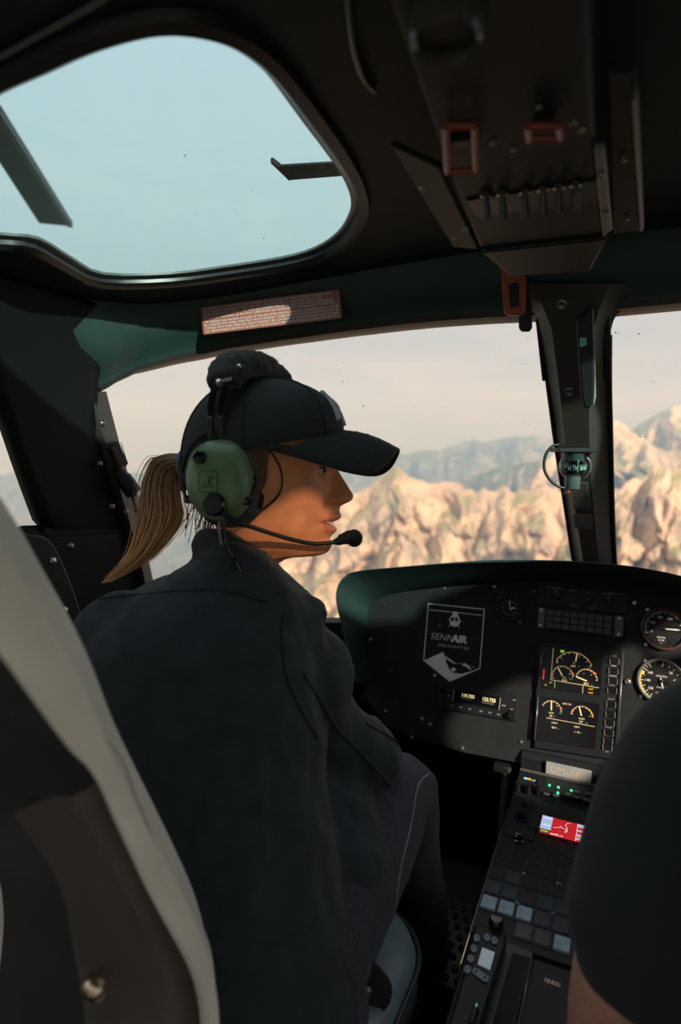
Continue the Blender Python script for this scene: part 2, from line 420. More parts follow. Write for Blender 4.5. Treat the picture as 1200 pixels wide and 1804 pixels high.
hR = densify([(.845, .88), (.825, .97), (.79, 1.05), (.74, 1.10), (.60, 1.11), (.50, 1.10), (.47, 1.07), (.46, .98), (.48, .90), (.6, .87), (.80, .87)])
# right side openings: front door window, and a rear one added for fill light
hR2 = densify([(.24, .40), (.24, .88), (.20, .92), (-.30, .93), (-.36, 1.0), (-.40, 1.12), (-.68, 1.12), (-.74, 1.08), (-.75, .45), (-.70, .38), (.16, .38)])
def wall_zone(sgn, hole2, y0, y1):
    hole2 = [np.array(p) for p in hole2]; c = np.mean(hole2, axis=0); G = []
    for k in range(9):
        row = []
        for p in hole2:
            d = nrm(p - c); q = rect_hit(c, d, y0, min(y1, 2.), 0., 1.235)
            for _ in range(6):
                ye = yedge(q[1])
                if q[0] > ye and d[0] > 1e-6: q = c + d * ((ye - c[0]) / d[0])
            r = p * (1 - k / 8) + q * (k / 8); x = XW * (1 - .10 * max(0, (r[1] - .85) / .5) ** 2 - .06 * max(0, (.6 - r[1]) / .6)); row.append(np.array([sgn * x, r[0], r[1]]))
        G.append(row)
    return G
wr_ = MB().grid(wall_zone(-1, hR, .335, 2.0), closeu=True).grid(wall_zone(-1, hR2, -.8, .335), closeu=True).build('wall_right', m_lining, solid=.02)
tag(wr_, 'dark right doors beside the pilot', kind='structure')
def side_window(nm, sgn, hole2, lab, mt=g_clear):
    c = np.mean([np.array(p) for p in hole2], axis=0)
    G = [[np.array([sgn * (XW - .004) * (1 - .10 * max(0, (q[1] - .85) / .5) ** 2), q[0], q[1]]) for q in [c * (1 - k / 4) + np.array(p) * k / 4 for p in hole2]] for k in range(5)]
    tag(MB().grid(G, closeu=True).build(nm, mt), lab, kind='structure')
side_window('window_5', 1, hL, 'left door window at the edge of the frame')
side_window('window_6', -1, hR, 'right door window beside the pilot')
side_window('window_9', -1, hR2, 'long rear door window on the right')
# unseen rear bulkhead, windows enlarged and lining lightened to brighten the cabin
bk = MB()
bk.box((0, -.80, .30), (1.7, .03, .60)).box((0, -.80, 1.29), (1.7, .03, .2)).box((0, -.80, .90), (.16, .03, .62)).box((.80, -.80, .90), (.12, .03, .62)).box((-.80, -.80, .90), (.12, .03, .62))
tag(bk.build('wall_back', M('light_grey_lining', (.50, .49, .47), .7)), 'dark rear bulkhead behind the bench', kind='structure')
for k, s in ((7, -1), (8, 1)):
    tag(MB().box((s * .41, -.80, .895), (.66, .004, .59)).build('window_%d' % k, g_clear), 'rear cabin window %s of the bulkhead' % ('left' if s < 0 else 'right'), kind='structure')
# ---- left A-pillar frame: raised window frame with bolts
pf = thing('trim_1', at(150, 1000, x=-.75), 'dark windscreen frame beside the ponytail', 'trim'); del pf['category']; tag(pf, kind='structure')
e2 = catmull([at(x, y, x=XW + .012) for x, y in ((182, 690), (193, 733), (208, 790), (226, 855), (242, 920), (262, 1010), (290, 1150))], 6)
e1 = catmull([at(x, y, x=XW + .012) for x, y in ((146, 690), (157, 733), (176, 795), (198, 865), (218, 930), (240, 1010), (268, 1150))], 6)
off = np.array([.014, 0, 0])
G = []
for a, b in zip(e1, e2):
    t = (b - a); G.append([a - off, a + off * .55, a + t * .12 + off, a + t * .30 + off * .8, a + t * .9 + off * .7, b + off * .5, b - off])
MB().grid(G).build('frame_flange', m_trim, pf)
boltmesh = MB().lathe([(.0, .004), (.0035, .0038), (.0055, .002), (.006, 0)], n=14).mesh('bolt', m_steel)
boltdark = MB().lathe([(.0, .004), (.0035, .0038), (.0055, .002), (.006, 0)], n=14).mesh('bolt', m_dsteel)
fl = Fr((XW + .024, .8, 1), (0, 1, 0), (0, 0, 1))
for x, y in ((170, 674), (181, 746), (176, 817), (197, 892), (222, 902)):
    p = at(x, y, x=XW + .024); inst(boltdark, 'bolt', Fr(p, (0, 1, 0), (0, 0, 1)), pf)
# ================================================================== MOUNTAINS AND HAZE OUTSIDE
def rock_mat(name, light, dark, green, scale):
    mt = bpy.data.materials.new(name); mt.use_nodes = True; t = mt.node_tree; b = t.nodes['Principled BSDF']; b.inputs['Roughness'].default_value = .95; b.inputs['Specular IOR Level'].default_value = .1
    co = t.nodes.new('ShaderNodeTexCoord'); mpn = t.nodes.new('ShaderNodeMapping'); mpn.inputs['Scale'].default_value = (scale, scale, scale); t.links.new(co.outputs['Object'], mpn.inputs[0])
    n1 = t.nodes.new('ShaderNodeTexNoise'); n1.inputs['Scale'].default_value = 1; n1.inputs['Detail'].default_value = 8; n1.inputs['Roughness'].default_value = .65; t.links.new(mpn.outputs[0], n1.inputs[0])
    r1 = t.nodes.new('ShaderNodeValToRGB'); r1.color_ramp.elements[0].position = .36; r1.color_ramp.elements[0].color = (*dark, 1); r1.color_ramp.elements[1].position = .56; r1.color_ramp.elements[1].color = (*light, 1); t.links.new(n1.outputs[0], r1.inputs[0])
    g = t.nodes.new('ShaderNodeNewGeometry'); sx = t.nodes.new('ShaderNodeSeparateXYZ'); t.links.new(g.outputs['Normal'], sx.inputs[0])
    n2 = t.nodes.new('ShaderNodeTexNoise'); n2.inputs['Scale'].default_value = .7 * scale; n2.inputs['Detail'].default_value = 5; t.links.new(co.outputs['Object'], n2.inputs[0])
    ad = t.nodes.new('ShaderNodeMath'); t.links.new(sx.outputs[2], ad.inputs[0]); t.links.new(n2.outputs[0], ad.inputs[1])
    r2 = t.nodes.new('ShaderNodeValToRGB'); r2.color_ramp.elements[0].position = .0; r2.color_ramp.elements[1].position = 1.
    mr_ = t.nodes.new('ShaderNodeMapRange'); mr_.inputs[1].default_value = 1.05; mr_.inputs[2].default_value = 1.35; t.links.new(ad.outputs[0], mr_.inputs[0])
    mx_ = t.nodes.new('ShaderNodeMixRGB'); mx_.inputs[2].default_value = (*green, 1); t.links.new(mr_.outputs[0], mx_.inputs[0]); t.links.new(r1.outputs[0], mx_.inputs[1]); t.links.new(mx_.outputs[0], b.inputs['Base Color'])
    return mt
def fbm(x, y, z, o=5): return mnoise.fractal(Vector((x, y, z)), 1.0, 2.0, o)
def ridged(x, y, z, o=5): return mnoise.ridged_multi_fractal(Vector((x, y, z)), .9, 2.1, o, 1.0, 2.0)
def mountain(name, skyline, D, drop, run, mat, label, seed, rough=1., nu=260, nv=110, crag=1., cols=None):
    """a ridge at distance D whose crest follows the skyline; its face falls towards us, its back falls away"""
    sx = [p[0] for p in skyline]; sy = [p[1] for p in skyline]; x0, x1 = sx[0], sx[-1]; G = []
    unit = D / FPX
    for j in range(-18, nv):
        row = []
        for i in range(nu):
            px = x0 + (x1 - x0) * i / (nu - 1); py = float(np.interp(px, sx, sy)); jag = (fbm(px * .02, seed, .3, 6) * 9 + fbm(px * .09, seed, 7.3, 4) * 4) * rough
            c = at(px, py + jag, d=D); h = nrm([*(c - CAM)[:2], 0]); lat = np.array([-h[1], h[0], 0])
            if j < 0:
                t = -j / 18; p = c + h * run * .8 * t - UPZ * drop * .9 * t ** .9
            else:
                t = (j / (nv - 1)) ** 1.15; p = c - h * run * (t * .75 + .25 * t * t) - UPZ * drop * t
                w = min(t * 9, 1) * (1 - .4 * t); l_ = px * .0105; zz = drop * t / unit * .0105
                wx = fbm(l_ * 1.2, zz * 1.2, seed, 3) * .35; q0 = l_ * .9 + zz * .42 + wx; q1 = zz * .62 - l_ * .25 + wx * .6
                butt = ridged(q0, q1, seed, 4) - 1.1; fine = ridged(q0 * 3.3, q1 * 3.6, seed + 5, 4) - 1.1
                p = p - h * (butt * 74 + fine * 15) * unit * w * crag + UPZ * fbm(l_ * 3, zz * 3, seed, 5) * 12 * unit * w
                p = p + lat * fbm(l_ * 2, zz * 2, seed + 3, 3) * 14 * unit * w
            row.append(p)
        G.append(row)
    o = MB().grid(G).build(name, mat, smooth=0); return tag(o, label, 'mountain')
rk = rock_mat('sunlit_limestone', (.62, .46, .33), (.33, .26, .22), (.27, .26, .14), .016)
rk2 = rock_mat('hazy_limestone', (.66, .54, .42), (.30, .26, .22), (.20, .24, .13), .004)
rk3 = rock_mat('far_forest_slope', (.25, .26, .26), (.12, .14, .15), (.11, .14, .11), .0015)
mountain('mountain_ridge', [(120, 1230), (300, 1120), (420, 1010), (520, 925), (590, 885), (640, 860), (668, 842), (696, 822), (716, 838), (745, 852), (780, 858), (800, 852), (822, 862), (868, 868), (890, 858), (905, 872), (935, 868), (958, 858), (985, 866), (1010, 862), (1060, 880), (1130, 900), (1330, 940)], 1500, 800, 760, rk, 'jagged sunlit limestone ridge filling the left windscreen behind the woman', 3.1)
mountain('rock_summit', [(1000, 990), (1060, 930), (1085, 880), (1105, 850), (1118, 842), (1135, 846), (1152, 826), (1175, 822), (1200, 825), (1240, 830), (1330, 870), (1450, 930)], 1050, 560, 500, rk, 'nearest sunlit rock summit at the lower right windscreen', 11.7, crag=1.1)
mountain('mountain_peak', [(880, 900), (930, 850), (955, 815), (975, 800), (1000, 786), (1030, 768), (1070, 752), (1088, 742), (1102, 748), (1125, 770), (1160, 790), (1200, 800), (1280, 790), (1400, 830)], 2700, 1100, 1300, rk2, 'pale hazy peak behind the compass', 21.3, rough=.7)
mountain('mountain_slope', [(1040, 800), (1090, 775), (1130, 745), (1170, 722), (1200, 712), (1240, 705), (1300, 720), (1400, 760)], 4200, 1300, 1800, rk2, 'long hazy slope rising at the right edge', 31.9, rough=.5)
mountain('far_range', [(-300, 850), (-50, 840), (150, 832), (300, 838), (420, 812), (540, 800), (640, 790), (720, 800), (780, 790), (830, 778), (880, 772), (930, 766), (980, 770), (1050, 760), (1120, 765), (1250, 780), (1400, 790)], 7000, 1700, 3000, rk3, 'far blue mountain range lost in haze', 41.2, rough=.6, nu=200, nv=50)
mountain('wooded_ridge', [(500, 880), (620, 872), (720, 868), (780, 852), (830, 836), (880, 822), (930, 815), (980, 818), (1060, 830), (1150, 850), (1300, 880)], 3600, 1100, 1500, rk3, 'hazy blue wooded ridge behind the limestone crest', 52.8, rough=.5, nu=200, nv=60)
gp = MB().grid([[np.array([math.cos(a) * r, math.sin(a) * r, -1150. + .02 * 0]) for a in np.linspace(0, 2 * math.pi, 48, endpoint=False)] for r in (10, 3000, 9000, 26000)], closeu=True).build('ground', rk3, smooth=0)
tag(gp, 'valley floor far below', kind='structure')
# evening haze: a real scattering volume that begins beyond the nearest ridge
hz = MB().prism([(-11000, 450), (6000, 450), (6000, 10500), (-11000, 10500)], IDF, -1140, 900).build('evening_haze', None, smooth=0)
mt = bpy.data.materials.new('haze'); mt.use_nodes = True; t = mt.node_tree; t.nodes.clear(); vs = t.nodes.new('ShaderNodeVolumeScatter'); vs.inputs['Color'].default_value = (.36, .66, 1.0, 1)
vs.inputs['Density'].default_value = .00021; vs.inputs['Anisotropy'].default_value = .0; oo = t.nodes.new('ShaderNodeOutputMaterial'); t.links.new(vs.outputs[0], oo.inputs['Volume']); hz.data.materials.append(mt)
tag(hz, 'pale blue evening haze over the valleys', 'haze', kind='stuff')
# ================================================================== INSTRUMENT PANEL
PF = Fr((0, 1.25, .59), (1, 0, 0), (0, .287, .958))
m_amber = M('display_amber', (.90, .66, .33), .5, emit=.55); m_green = M('display_green', (.02, .55, .36), .5, emit=.5)
m_yel = M('display_yellow', (.95, .55, .05), .5, emit=.6); m_red = M('display_red', (.80, .06, .05), .5, emit=.5)
m_lime = M('display_lime', (.35, .75, .05), .5, emit=.6)
m_screen = M('dark_screen_glass', (.006, .006, .007), .18, spec=.3, var=.1)
rim_px = [(628, 1200), (616, 1150), (604, 1100), (595, 1060), (597, 1035), (608, 1018), (630, 1007), (700, 1000), (800, 993), (900, 990), (1000, 990), (1060, 994), (1120, 1000), (1200, 1016), (1300, 1045), (1365, 1080), (1400, 1150), (1405, 1280)]
pan_px = [(642, 1200), (643, 1150), (645, 1115), (648, 1085), (652, 1068), (664, 1056), (690, 1047), (742, 1038), (822, 1030), (910, 1026), (1005, 1025), (1065, 1026), (1122, 1030), (1200, 1040), (1300, 1066), (1350, 1095), (1385, 1170), (1390, 1290)]
HR = .10
rim = catmull([PF.px(x, y, HR) for x, y in rim_px], 6); pan = catmull([PF.px(x, y) for x, y in pan_px], 6)
ip = thing('instrument_panel', (0, 1.25, .40), 'black instrument panel under an arched glareshield hood', 'panel')
low = [PF.px(x, y) for x, y in ((1385, 1420), (1250, 1408), (1110, 1371), (1000, 1345), (932, 1330), (926, 1346), (815, 1325), (740, 1300), (680, 1275), (650, 1240))]
MB().prism([tuple(p) for p in pan][::-1] + [tuple(p) for p in low[::1]][::-1], PF, -.012, 0).build('panel_face', m_panel, ip, smooth=0)
cen = np.mean(rim, axis=0); G = []
for a, b in zip(rim, pan):
    a = np.array(a); b = np.array(b); o_ = nrm(a - cen) * .006; k = b * .55 + a * .45
    back = PF.p(*(a * .98 + cen * .02), -.10)
    G.append([PF.p(*b, -.004), PF.p(*(b * .96 + a * .04), .012), PF.p(*k, .05), PF.p(*(a * .97 + b * .03), HR - .004), PF.p(*a, HR), PF.p(*(a + o_ * .6), HR), PF.p(*(a + o_), HR - .006), PF.p(*(a + o_), .03), back])
MB().grid(G).build('glareshield', m_glare, ip, smooth=60)
# fasteners
scr = MB().lathe([(0, .0016), (.0012, .0016), (.0013, .0022), (.0028, .0018), (.0034, 0)], n=14)
scrm = scr.mesh('screw', m_steel); scrd = scr.mesh('screw', m_dsteel)
for x, y, k in ((783, 1036, 1), (698, 1044, .6), (871, 1033, 1), (917, 1096, .9), (677, 1067, .7), (653, 1127, 1.2), (644, 1226, .7), (680, 1253, 1.1), (744, 1266, 1.2), (758, 1276, 1.2), (727, 1299, 1.1), (766, 1190, 1.1), (814, 1318, 1.5), (918, 1307, 1.3), (1118, 1062, 1.3), (1141, 1074, 1.0), (1138, 1136, 1.2), (1136, 1165, 1.2), (1129, 1227, 1.2), (1106, 1201, 1.9), (775, 1103, .8), (942, 1042, .9), (880, 1053, .7), (690, 1180, .7), (700, 1235, .6)):
    u, v = PF.px(x, y); o = inst(scrm if k > .9 else scrd, 'screw', PF.sub(u, v), ip); o.scale = (k, k, k)
# company shield decal: flat print
def pz(zx, zy, ox, oy, sc): return ox + zx / sc, oy + zy / sc
def L1(zx, zy): return PF.px(*pz(zx, zy, 730, 1040, 6.316))
m_decal = M('silver_vinyl', (.85, .83, .80), .5, var=.04)
dec = MB()
def poly(mb, pts, fn, fr, h): mb.flat([fn(*p) for p in pts], fr, h)
def pline(mb, pts, fn, fr, w, h, close=False):
    q = [fn(*p) for p in pts]
    if close: q.append(q[0])
    for a, b in zip(q[:-1], q[1:]): mb.line(fr, a, b, w, h)
pline(dec, [(158, 148), (780, 212), (730, 868), (395, 1012), (106, 778)], L1, PF, .0020, .0006, True)
pline(dec, [(170, 217), (430, 244)], L1, PF, .0014, .0007); pline(dec, [(480, 247), (752, 280)], L1, PF, .0014, .0007)
poly(dec, [(432, 236), (478, 240), (482, 262), (500, 300), (512, 345), (505, 375), (485, 400), (440, 405), (405, 385), (392, 345), (400, 300), (430, 262)], L1, PF, .0006)
pline(dec, [(372, 323), (400, 326)], L1, PF, .001, .0006); pline(dec, [(500, 335), (528, 340)], L1, PF, .001, .0006)
pline(dec, [(400, 375), (384, 412)], L1, PF, .001, .0006); pline(dec, [(490, 395), (503, 425)], L1, PF, .001, .0006)
poly(dec, [(108, 780), (322, 686), (345, 740), (352, 790), (390, 880), (430, 915), (520, 930), (600, 910), (690, 884), (395, 1012)], L1, PF, .0006)
poly(dec, [(340, 730), (362, 740), (420, 780), (470, 818), (440, 815), (390, 785), (360, 762)], L1, PF, .0006)
poly(dec, [(525, 830), (565, 808), (600, 835), (640, 880), (625, 888), (575, 850)], L1, PF, .0006)
poly(dec, [(405, 870), (440, 858), (470, 880), (450, 900), (425, 905)], L1, PF, .0006)
pline(dec, [(470, 815), (560, 815), (680, 862)], L1, PF, .0006, .0007)
decal = dec.build('shield_decal', m_decal, ip, smooth=0, label='silver shield decal with helicopter and mountain')
dk = MB(); poly(dk, [(404, 322), (420, 300), (442, 298), (442, 340), (408, 344)], L1, PF, .0009); poly(dk, [(456, 298), (476, 302), (496, 340), (456, 344)], L1, PF, .0009)
dk.build('decal_windows', m_panel, decal, smooth=0)
u0, v0 = L1(182, 508); u1, v1 = L1(690, 570); an = math.atan2(v1 - v0, u1 - u0)
tf = PF.sub(u0, v0, 0, an)
ts = .0195
text('SENN', tf, -.0005, 0, ts, m_decal, 'decal_lettering', decal, 'LEFT', shear=.18, sx=1.02, bold=-.0002)
text('AIR', tf, .0455, 0, ts * 1.02, m_decal, 'decal_lettering', decal, 'LEFT', shear=.14, bold=.0011, sx=1.02)
text('HELICOPTER', PF.sub(*L1(437, 628), 0, an), 0, 0, .0078, m_decal, 'decal_lettering', decal, 'CENTER', space=1.55)

# ---------------------------------------------------------------- round dials
m_dial = M('dial_black', (.012, .012, .013), .5, var=.1); m_white = M('dial_white', (.80, .78, .73), .5, var=.03)
def dial(name, px, py, r, label, bez, face=m_dial):
    u, v = PF.px(px, py); f = PF.sub(u, v); t = thing(name, f.p(0, -r), label, 'gauge')
    MB().lathe([(r * .86, .0005), (r * .875, .0065), (r * .93, .0085), (r * .985, .007), (r, .003), (r, -.004)], f, 48, cap=False).build('bezel', bez, t)
    MB().lathe([(0, .002), (r * .88, .002)], f, 48).build('dial_face', face, t, smooth=0)
    return t, f.sub(0, 0, .0026)
def needle(t, f, a, r0, r1, w, mat, name='needle', h=.0015):
    a = math.radians(a); d = np.array([math.sin(a), math.cos(a)]); q = np.array([d[1], -d[0]])
    P = [tuple(d * r0 - q * w * .35), tuple(d * r0 + q * w * .35), tuple(d * r1 * .8 + q * w * .5), tuple(d * r1), tuple(d * r1 * .8 - q * w * .5)]
    return MB().prism(P, f, h, h + .0006).build(name, mat, t, smooth=0)
def hub(t, f, r, mat=m_plastic): MB().lathe([(r, .0008), (r, .003), (r * .7, .0036), (0, .0036)], f, 16).build('needle_hub', mat, t)
# airspeed: zero at the top, reads clockwise
t, f = dial('airspeed_indicator', 1165, 1200, .0410, 'sunlit round airspeed gauge with white numbers and steel bezel', M('bezel_steel', (.42, .39, .36), .35, metal=.7), M('dial_grey_black', (.030, .028, .026), .45))
mk = MB()
spd = lambda k: k / 170. * 318 + 4
for k in range(0, 175, 5): mk.tick(f, spd(k), .0355 - (.0075 if k % 10 == 0 else .0045), .0355, .0011 if k % 10 == 0 else .0007, .0004)
mk.build('tick_marks', m_white, t, smooth=0)
MB().arc(f, .0338, .0356, spd(20), spd(120), .0003).build('green_arc', M('paint_green', (.25, .42, .12), .5), t, smooth=0)
MB().arc(f, .0300, .0356, spd(150), spd(156), .0006, 4).arc(f, .0335, .0356, spd(120), spd(155), .0005).build('yellow_arc', M('paint_yellow', (.75, .60, .08), .5), t, smooth=0)
for k in (20, 40, 60, 80, 100, 120, 140, 160): a = math.radians(spd(k)); text(str(k), f, math.sin(a) * .0225, math.cos(a) * .0225, .0062, m_white, 'dial_number', t, bold=.0001)
text('0', f, .0, .027, .0050, m_white, 'dial_number', t)
text('AIRSPEED', f, 0, .0085, .0046, m_white, 'dial_lettering', t); text('KNOTS', f, 0, -.0115, .0044, m_white, 'dial_lettering', t)
needle(t, f, spd(86), -.006, .028, .0030, m_white); hub(t, f, .003)
# rotor rpm
t, f = dial('rotor_tachometer', 1170, 1108, .0395, 'round rotor rpm gauge with reddish rim above the airspeed dial', M('bezel_reddish', (.11, .055, .05), .3))
mk = MB(); sp = lambda k: -110 + k / 400 * 180
for k in range(0, 401, 10): mk.tick(f, sp(k), .033 - (.0065 if k % 50 == 0 else .004), .033, .0008 if k % 50 == 0 else .0005, .0004)
mk.build('tick_marks', m_white, t, smooth=0)
MB().arc(f, .0255, .032, sp(315), sp(320), .0006, 4).build('red_mark', M('paint_red', (.65, .05, .03), .5), t, smooth=0)
MB().arc(f, .0275, .0325, sp(322), sp(345), .0005).build('yellow_arc', MATS['paint_yellow'], t, smooth=0)
for k in (0, 100, 200, 300): a = math.radians(sp(k)); text(str(k), f, math.sin(a) * .0215, math.cos(a) * .0215, .0060, m_white, 'dial_number', t, bold=.0001)
text('ROTOR', f, -.004, -.0165, .0040, m_white, 'dial_lettering', t, bold=.0001); text('R P M', f, -.004, -.0215, .0040, m_white, 'dial_lettering', t, bold=.0001); text('x 1', f, -.004, -.0265, .003, m_white, 'dial_lettering', t)
needle(t, f, 88, -.004, .027, .0028, m_white); hub(t, f, .003)
# third dial behind the pilot's shoulder
t, f = dial('altimeter', 1166, 1292, .0400, 'round altimeter half hidden by the pilot shoulder', m_plastic)
mk = MB()
for k in range(0, 50): mk.tick(f, k * 7.2, .033 - (.007 if k % 5 == 0 else .004), .033, .0007, .0004)
mk.build('tick_marks', m_white, t, smooth=0)
for k in range(10): a = math.radians(k * 36); text(str(k), f, math.sin(a) * .022, math.cos(a) * .022, .006, m_white, 'dial_number', t)
needle(t, f, 140, -.004, .027, .003, m_white)
# clock
t, f = dial('panel_clock', 898, 1071, .0255, 'small black clock with luminous hands beside the shield decal', M('bezel_dark_bronze', (.06, .045, .035), .4))
mk = MB()
for k in range(12): mk.tick(f, k * 30, .0125, .0165, .0013, .0004)
mk.build('hour_marks', m_printg, t, smooth=0)
for k in range(12): mk = inst(MB().lathe([(.0014, 0), (.0014, .003), (0, .0034)], n=8).mesh('bezel_notch', M('bezel_notch', (.10, .075, .055), .4)) if k == 0 else nm, 'bezel_notch', f.sub(math.sin(k * math.pi / 6) * .0226, math.cos(k * math.pi / 6) * .0226, .004), t); nm = mk.data
needle(t, f, 2, .002, .0150, .0022, m_white, 'minute_hand'); needle(t, f, 88, .002, .0125, .0030, m_white, 'hour_hand'); needle(t, f, 135, .001, .007, .003, m_printg, 'alarm_hand')

# ---------------------------------------------------------------- lighting control strip and caution panel
def unit_quad(c, fr):
    q = [np.array(fr.px(*p)) for p in c]; o = (q[0] + q[1] + q[2] + q[3]) / 4; ex = nrm((q[1] - q[0]) + (q[2] - q[3])); w = np.linalg.norm((q[1] - q[0]) + (q[2] - q[3])) / 2; h = np.linalg.norm((q[3] - q[0]) + (q[2] - q[1])) / 2
    return fr.sub(o[0], o[1], 0, math.atan2(ex[1], ex[0])), w, h
uf, w, h = unit_quad([(949, 1031), (1108, 1045), (1104, 1083), (944, 1064)], PF)
t = thing('lighting_control_panel', uf.p(0, -h / 2), 'black dimmer panel with two round knobs above the caution lights', 'control panel')
MB().prism(rrect(w, h, .002), uf, 0, .004).build('face_plate', m_plastic, t, bevel=.0006)
def kn(name, px, py, r, t, fr, hh=.012, lab=None, mat=m_plastic):
    f = fr.sub(*fr.px(px, py)); o = MB().lathe([(r, .002), (r * 1.02, .004), (r * .95, hh), (r * .8, hh + .0015), (0, hh + .0015)], f, 20).build(name, mat, t)
    MB().prism([(-.0006, r * .3), (.0006, r * .3), (.0006, r * .9), (-.0006, r * .9)], f, hh + .0012, hh + .0021).build('pointer_line', m_printg, o, smooth=0); return f
for x, y, lab, lx, ly in ((981, 1048, 'INST 1', 968, 1033.5), (1072, 1058, 'INST 2', 1095, 1048)):
    f = kn('dimmer_knob', x, y, .0095, t, uf); MB().arc(f, .0122, .0128, -50, 40, .0045).arc(f, .0146, .0152, -50, 45, .0045).build('dimmer_scale', m_printg, t, smooth=0)
    text(lab, uf, *uf.px(lx, ly), .0042, m_printg, 'lettering', t, h=.0045)
kn('mode_switch', 1035, 1060, .006, t, uf, .014)
for lab, x, y in (('NIGHT 1', 1009, 1041), ('NIGHT 2', 1013, 1067), ('INST 2', 1039, 1044), ('DAY', 1048, 1066), ('NIGHT 1', 1046, 1072)): text(lab, uf, *uf.px(x, y), .0038, m_printg, 'lettering', t, h=.0045)
cf, w, h = unit_quad([(949, 1068), (1101, 1088), (1096, 1122), (946, 1108)], PF)
t = thing('caution_light_panel', cf.p(0, -h / 2), 'caution panel of small grey caption windows, sunlit on its left', 'caution panel')
MB().prism(rrect(w, h, .001), cf, -.002, .006).build('housing', m_plastic, t, bevel=.0006)
ncol, nrow = 8, 3; cw = (w - .036) / ncol; ch = (h - .004) / nrow; cell = None
m_cell = M('caption_window', (.065, .062, .058), .35, var=.1)
cell = MB().prism(rrect(cw * .86, ch * .84, .0008, 2), IDF, 0, .0022, rrect(cw * .80, ch * .76, .0006, 2)).mesh('caption_window', m_cell)
for i in range(ncol):
    for j in range(nrow): inst(cell, 'caption_window', cf.sub(-w / 2 + .016 + cw * (i + .5), -h / 2 + .002 + ch * (j + .5), .006), t)
for s in (-1, 1):
    MB().prism(rrect(.0125 if s < 0 else .0145, h - .001, .001), cf.sub(s * (w / 2 - .0075), 0), .006, .0085).build('end_bracket', M('bracket_grey', (.11, .10, .095), .4), t, bevel=.0006)
    for q in (-1, 1): inst(scrm, 'screw', cf.sub(s * (w / 2 - .0075), q * (h / 2 - .0055), .0085), t)

# ---------------------------------------------------------------- engine display unit
ef, w, h = unit_quad([(954, 1132), (1101, 1141), (1084, 1340), (936, 1313)], PF)
t = thing('engine_display', ef.p(0, -h / 2), 'engine display with amber arcs and a column of square keys', 'display')
MB().prism(rrect(w, h, .002), ef, -.004, .008).build('housing', m_plastic, t, bevel=.001)
def D(zx, zy): return ef.px(*pz(zx, zy, 930, 1120, 6.316), .011)
def quadpoly(c, fn): return [fn(*p) for p in c]
su = quadpoly([(175, 105), (835, 195), (805, 660), (125, 570)], D); sl_ = quadpoly([(128, 670), (800, 760), (745, 1260), (75, 1150)], D)
MB().prism(su[::-1], ef, .008, .0108).build('screen', m_screen, t, smooth=0); MB().prism(sl_[::-1], ef, .008, .0108).build('screen', m_screen, t, smooth=0)
a, b = D(150, 105), D(1060, 150); 
for p, q in (((163, 105), (122, 575)), ((118, 675), (75, 1155)), ((1068, 140), (985, 1330))): MB().line(ef, D(*p), D(*q), .0022, .0125).build('edge_rail', M('rail_grey', (.20, .19, .18), .3, metal=.6), t, solid=.001)
DH = .0112
def arc3(mb, p1, p2, p3, wd, a0=0., a1=1., ticks=0, tl=.004):
    p1, p2, p3 = (np.array(D(*p)) for p in (p1, p2, p3)); A = np.array([p2 - p1, p3 - p1]) * 2; bb = np.array([p2 @ p2 - p1 @ p1, p3 @ p3 - p1 @ p1]); c = np.linalg.solve(A, bb); r = np.linalg.norm(p1 - c)
    an = [math.atan2(*(p - c)) for p in (p1, p2, p3)]; s0, s1 = math.degrees(an[0]), math.degrees(an[2])
    if s1 < s0: s1 += 360
    g = ef.sub(c[0], c[1], 0); mb.arc(g, r - wd, r, s0 + (s1 - s0) * a0, s0 + (s1 - s0) * a1, DH)
    for k in range(ticks): mb.tick(g, s0 + (s1 - s0) * k / (ticks - 1), r - tl, r, .0006, DH + .0001)
    return g, r
A1 = MB(); arc3(A1, (318, 272), (520, 182), (712, 330), .0007, ticks=9); arc3(A1, (272, 470), (390, 336), (510, 455), .0007, ticks=11, tl=.003); arc3(A1, (538, 450), (660, 370), (775, 500), .0007, ticks=9, tl=.003)
arc3(A1, (165, 770), (265, 722), (378, 845), .0007, ticks=9, tl=.003); arc3(A1, (480, 865), (600, 782), (732, 905), .0007, ticks=9, tl=.003)
for p, q in (((285, 140), (255, 490)), ((255, 490), (795, 580)), ((615, 555), (610, 640)), ((205, 912), (745, 1012))): A1.line(ef, D(*p), D(*q), .0007, DH)
A1.build('display_lines', m_amber, t, smooth=0)
A2 = MB()
for p, q in (((550, 195), (533, 285)), ((338, 358), (385, 445)), ((538, 455), (660, 505)), ((265, 728), (262, 830)), ((572, 785), (598, 890))): A2.line(ef, D(*p), D(*q), .0021, DH + .0002)
A2.build('display_needles', m_amber, t, smooth=0)
A3 = MB(); arc3(A3, (538, 450), (660, 370), (775, 500), .0012, .42, .78); arc3(A3, (480, 865), (600, 782), (732, 905), .0013, .60, .98); arc3(A3, (318, 272), (520, 182), (712, 330), .0012, .80, .90); arc3(A3, (480, 865), (600, 782), (732, 905), .0013, .05, .18); arc3(A3, (272, 470), (390, 336), (510, 455), .0012, .82, .95)
A3.build('display_yellow_arcs', m_yel, t, smooth=0)
A4 = MB()
for x, y in ((680, 285), (510, 428), (725, 405), (752, 415), (373, 805), (722, 900), (497, 832)): A4.flat([(D(x, y)[0] + q[0], D(x, y)[1] + q[1]) for q in ((-.0018, -.0008), (.0018, -.0008), (.0018, .0008), (-.0018, .0008))], ef, DH + .0003)
A4.flat(quadpoly([(172, 370), (190, 372), (180, 485), (162, 482)], D)[::-1], ef, DH); A4.build('display_red_marks', m_red, t, smooth=0)
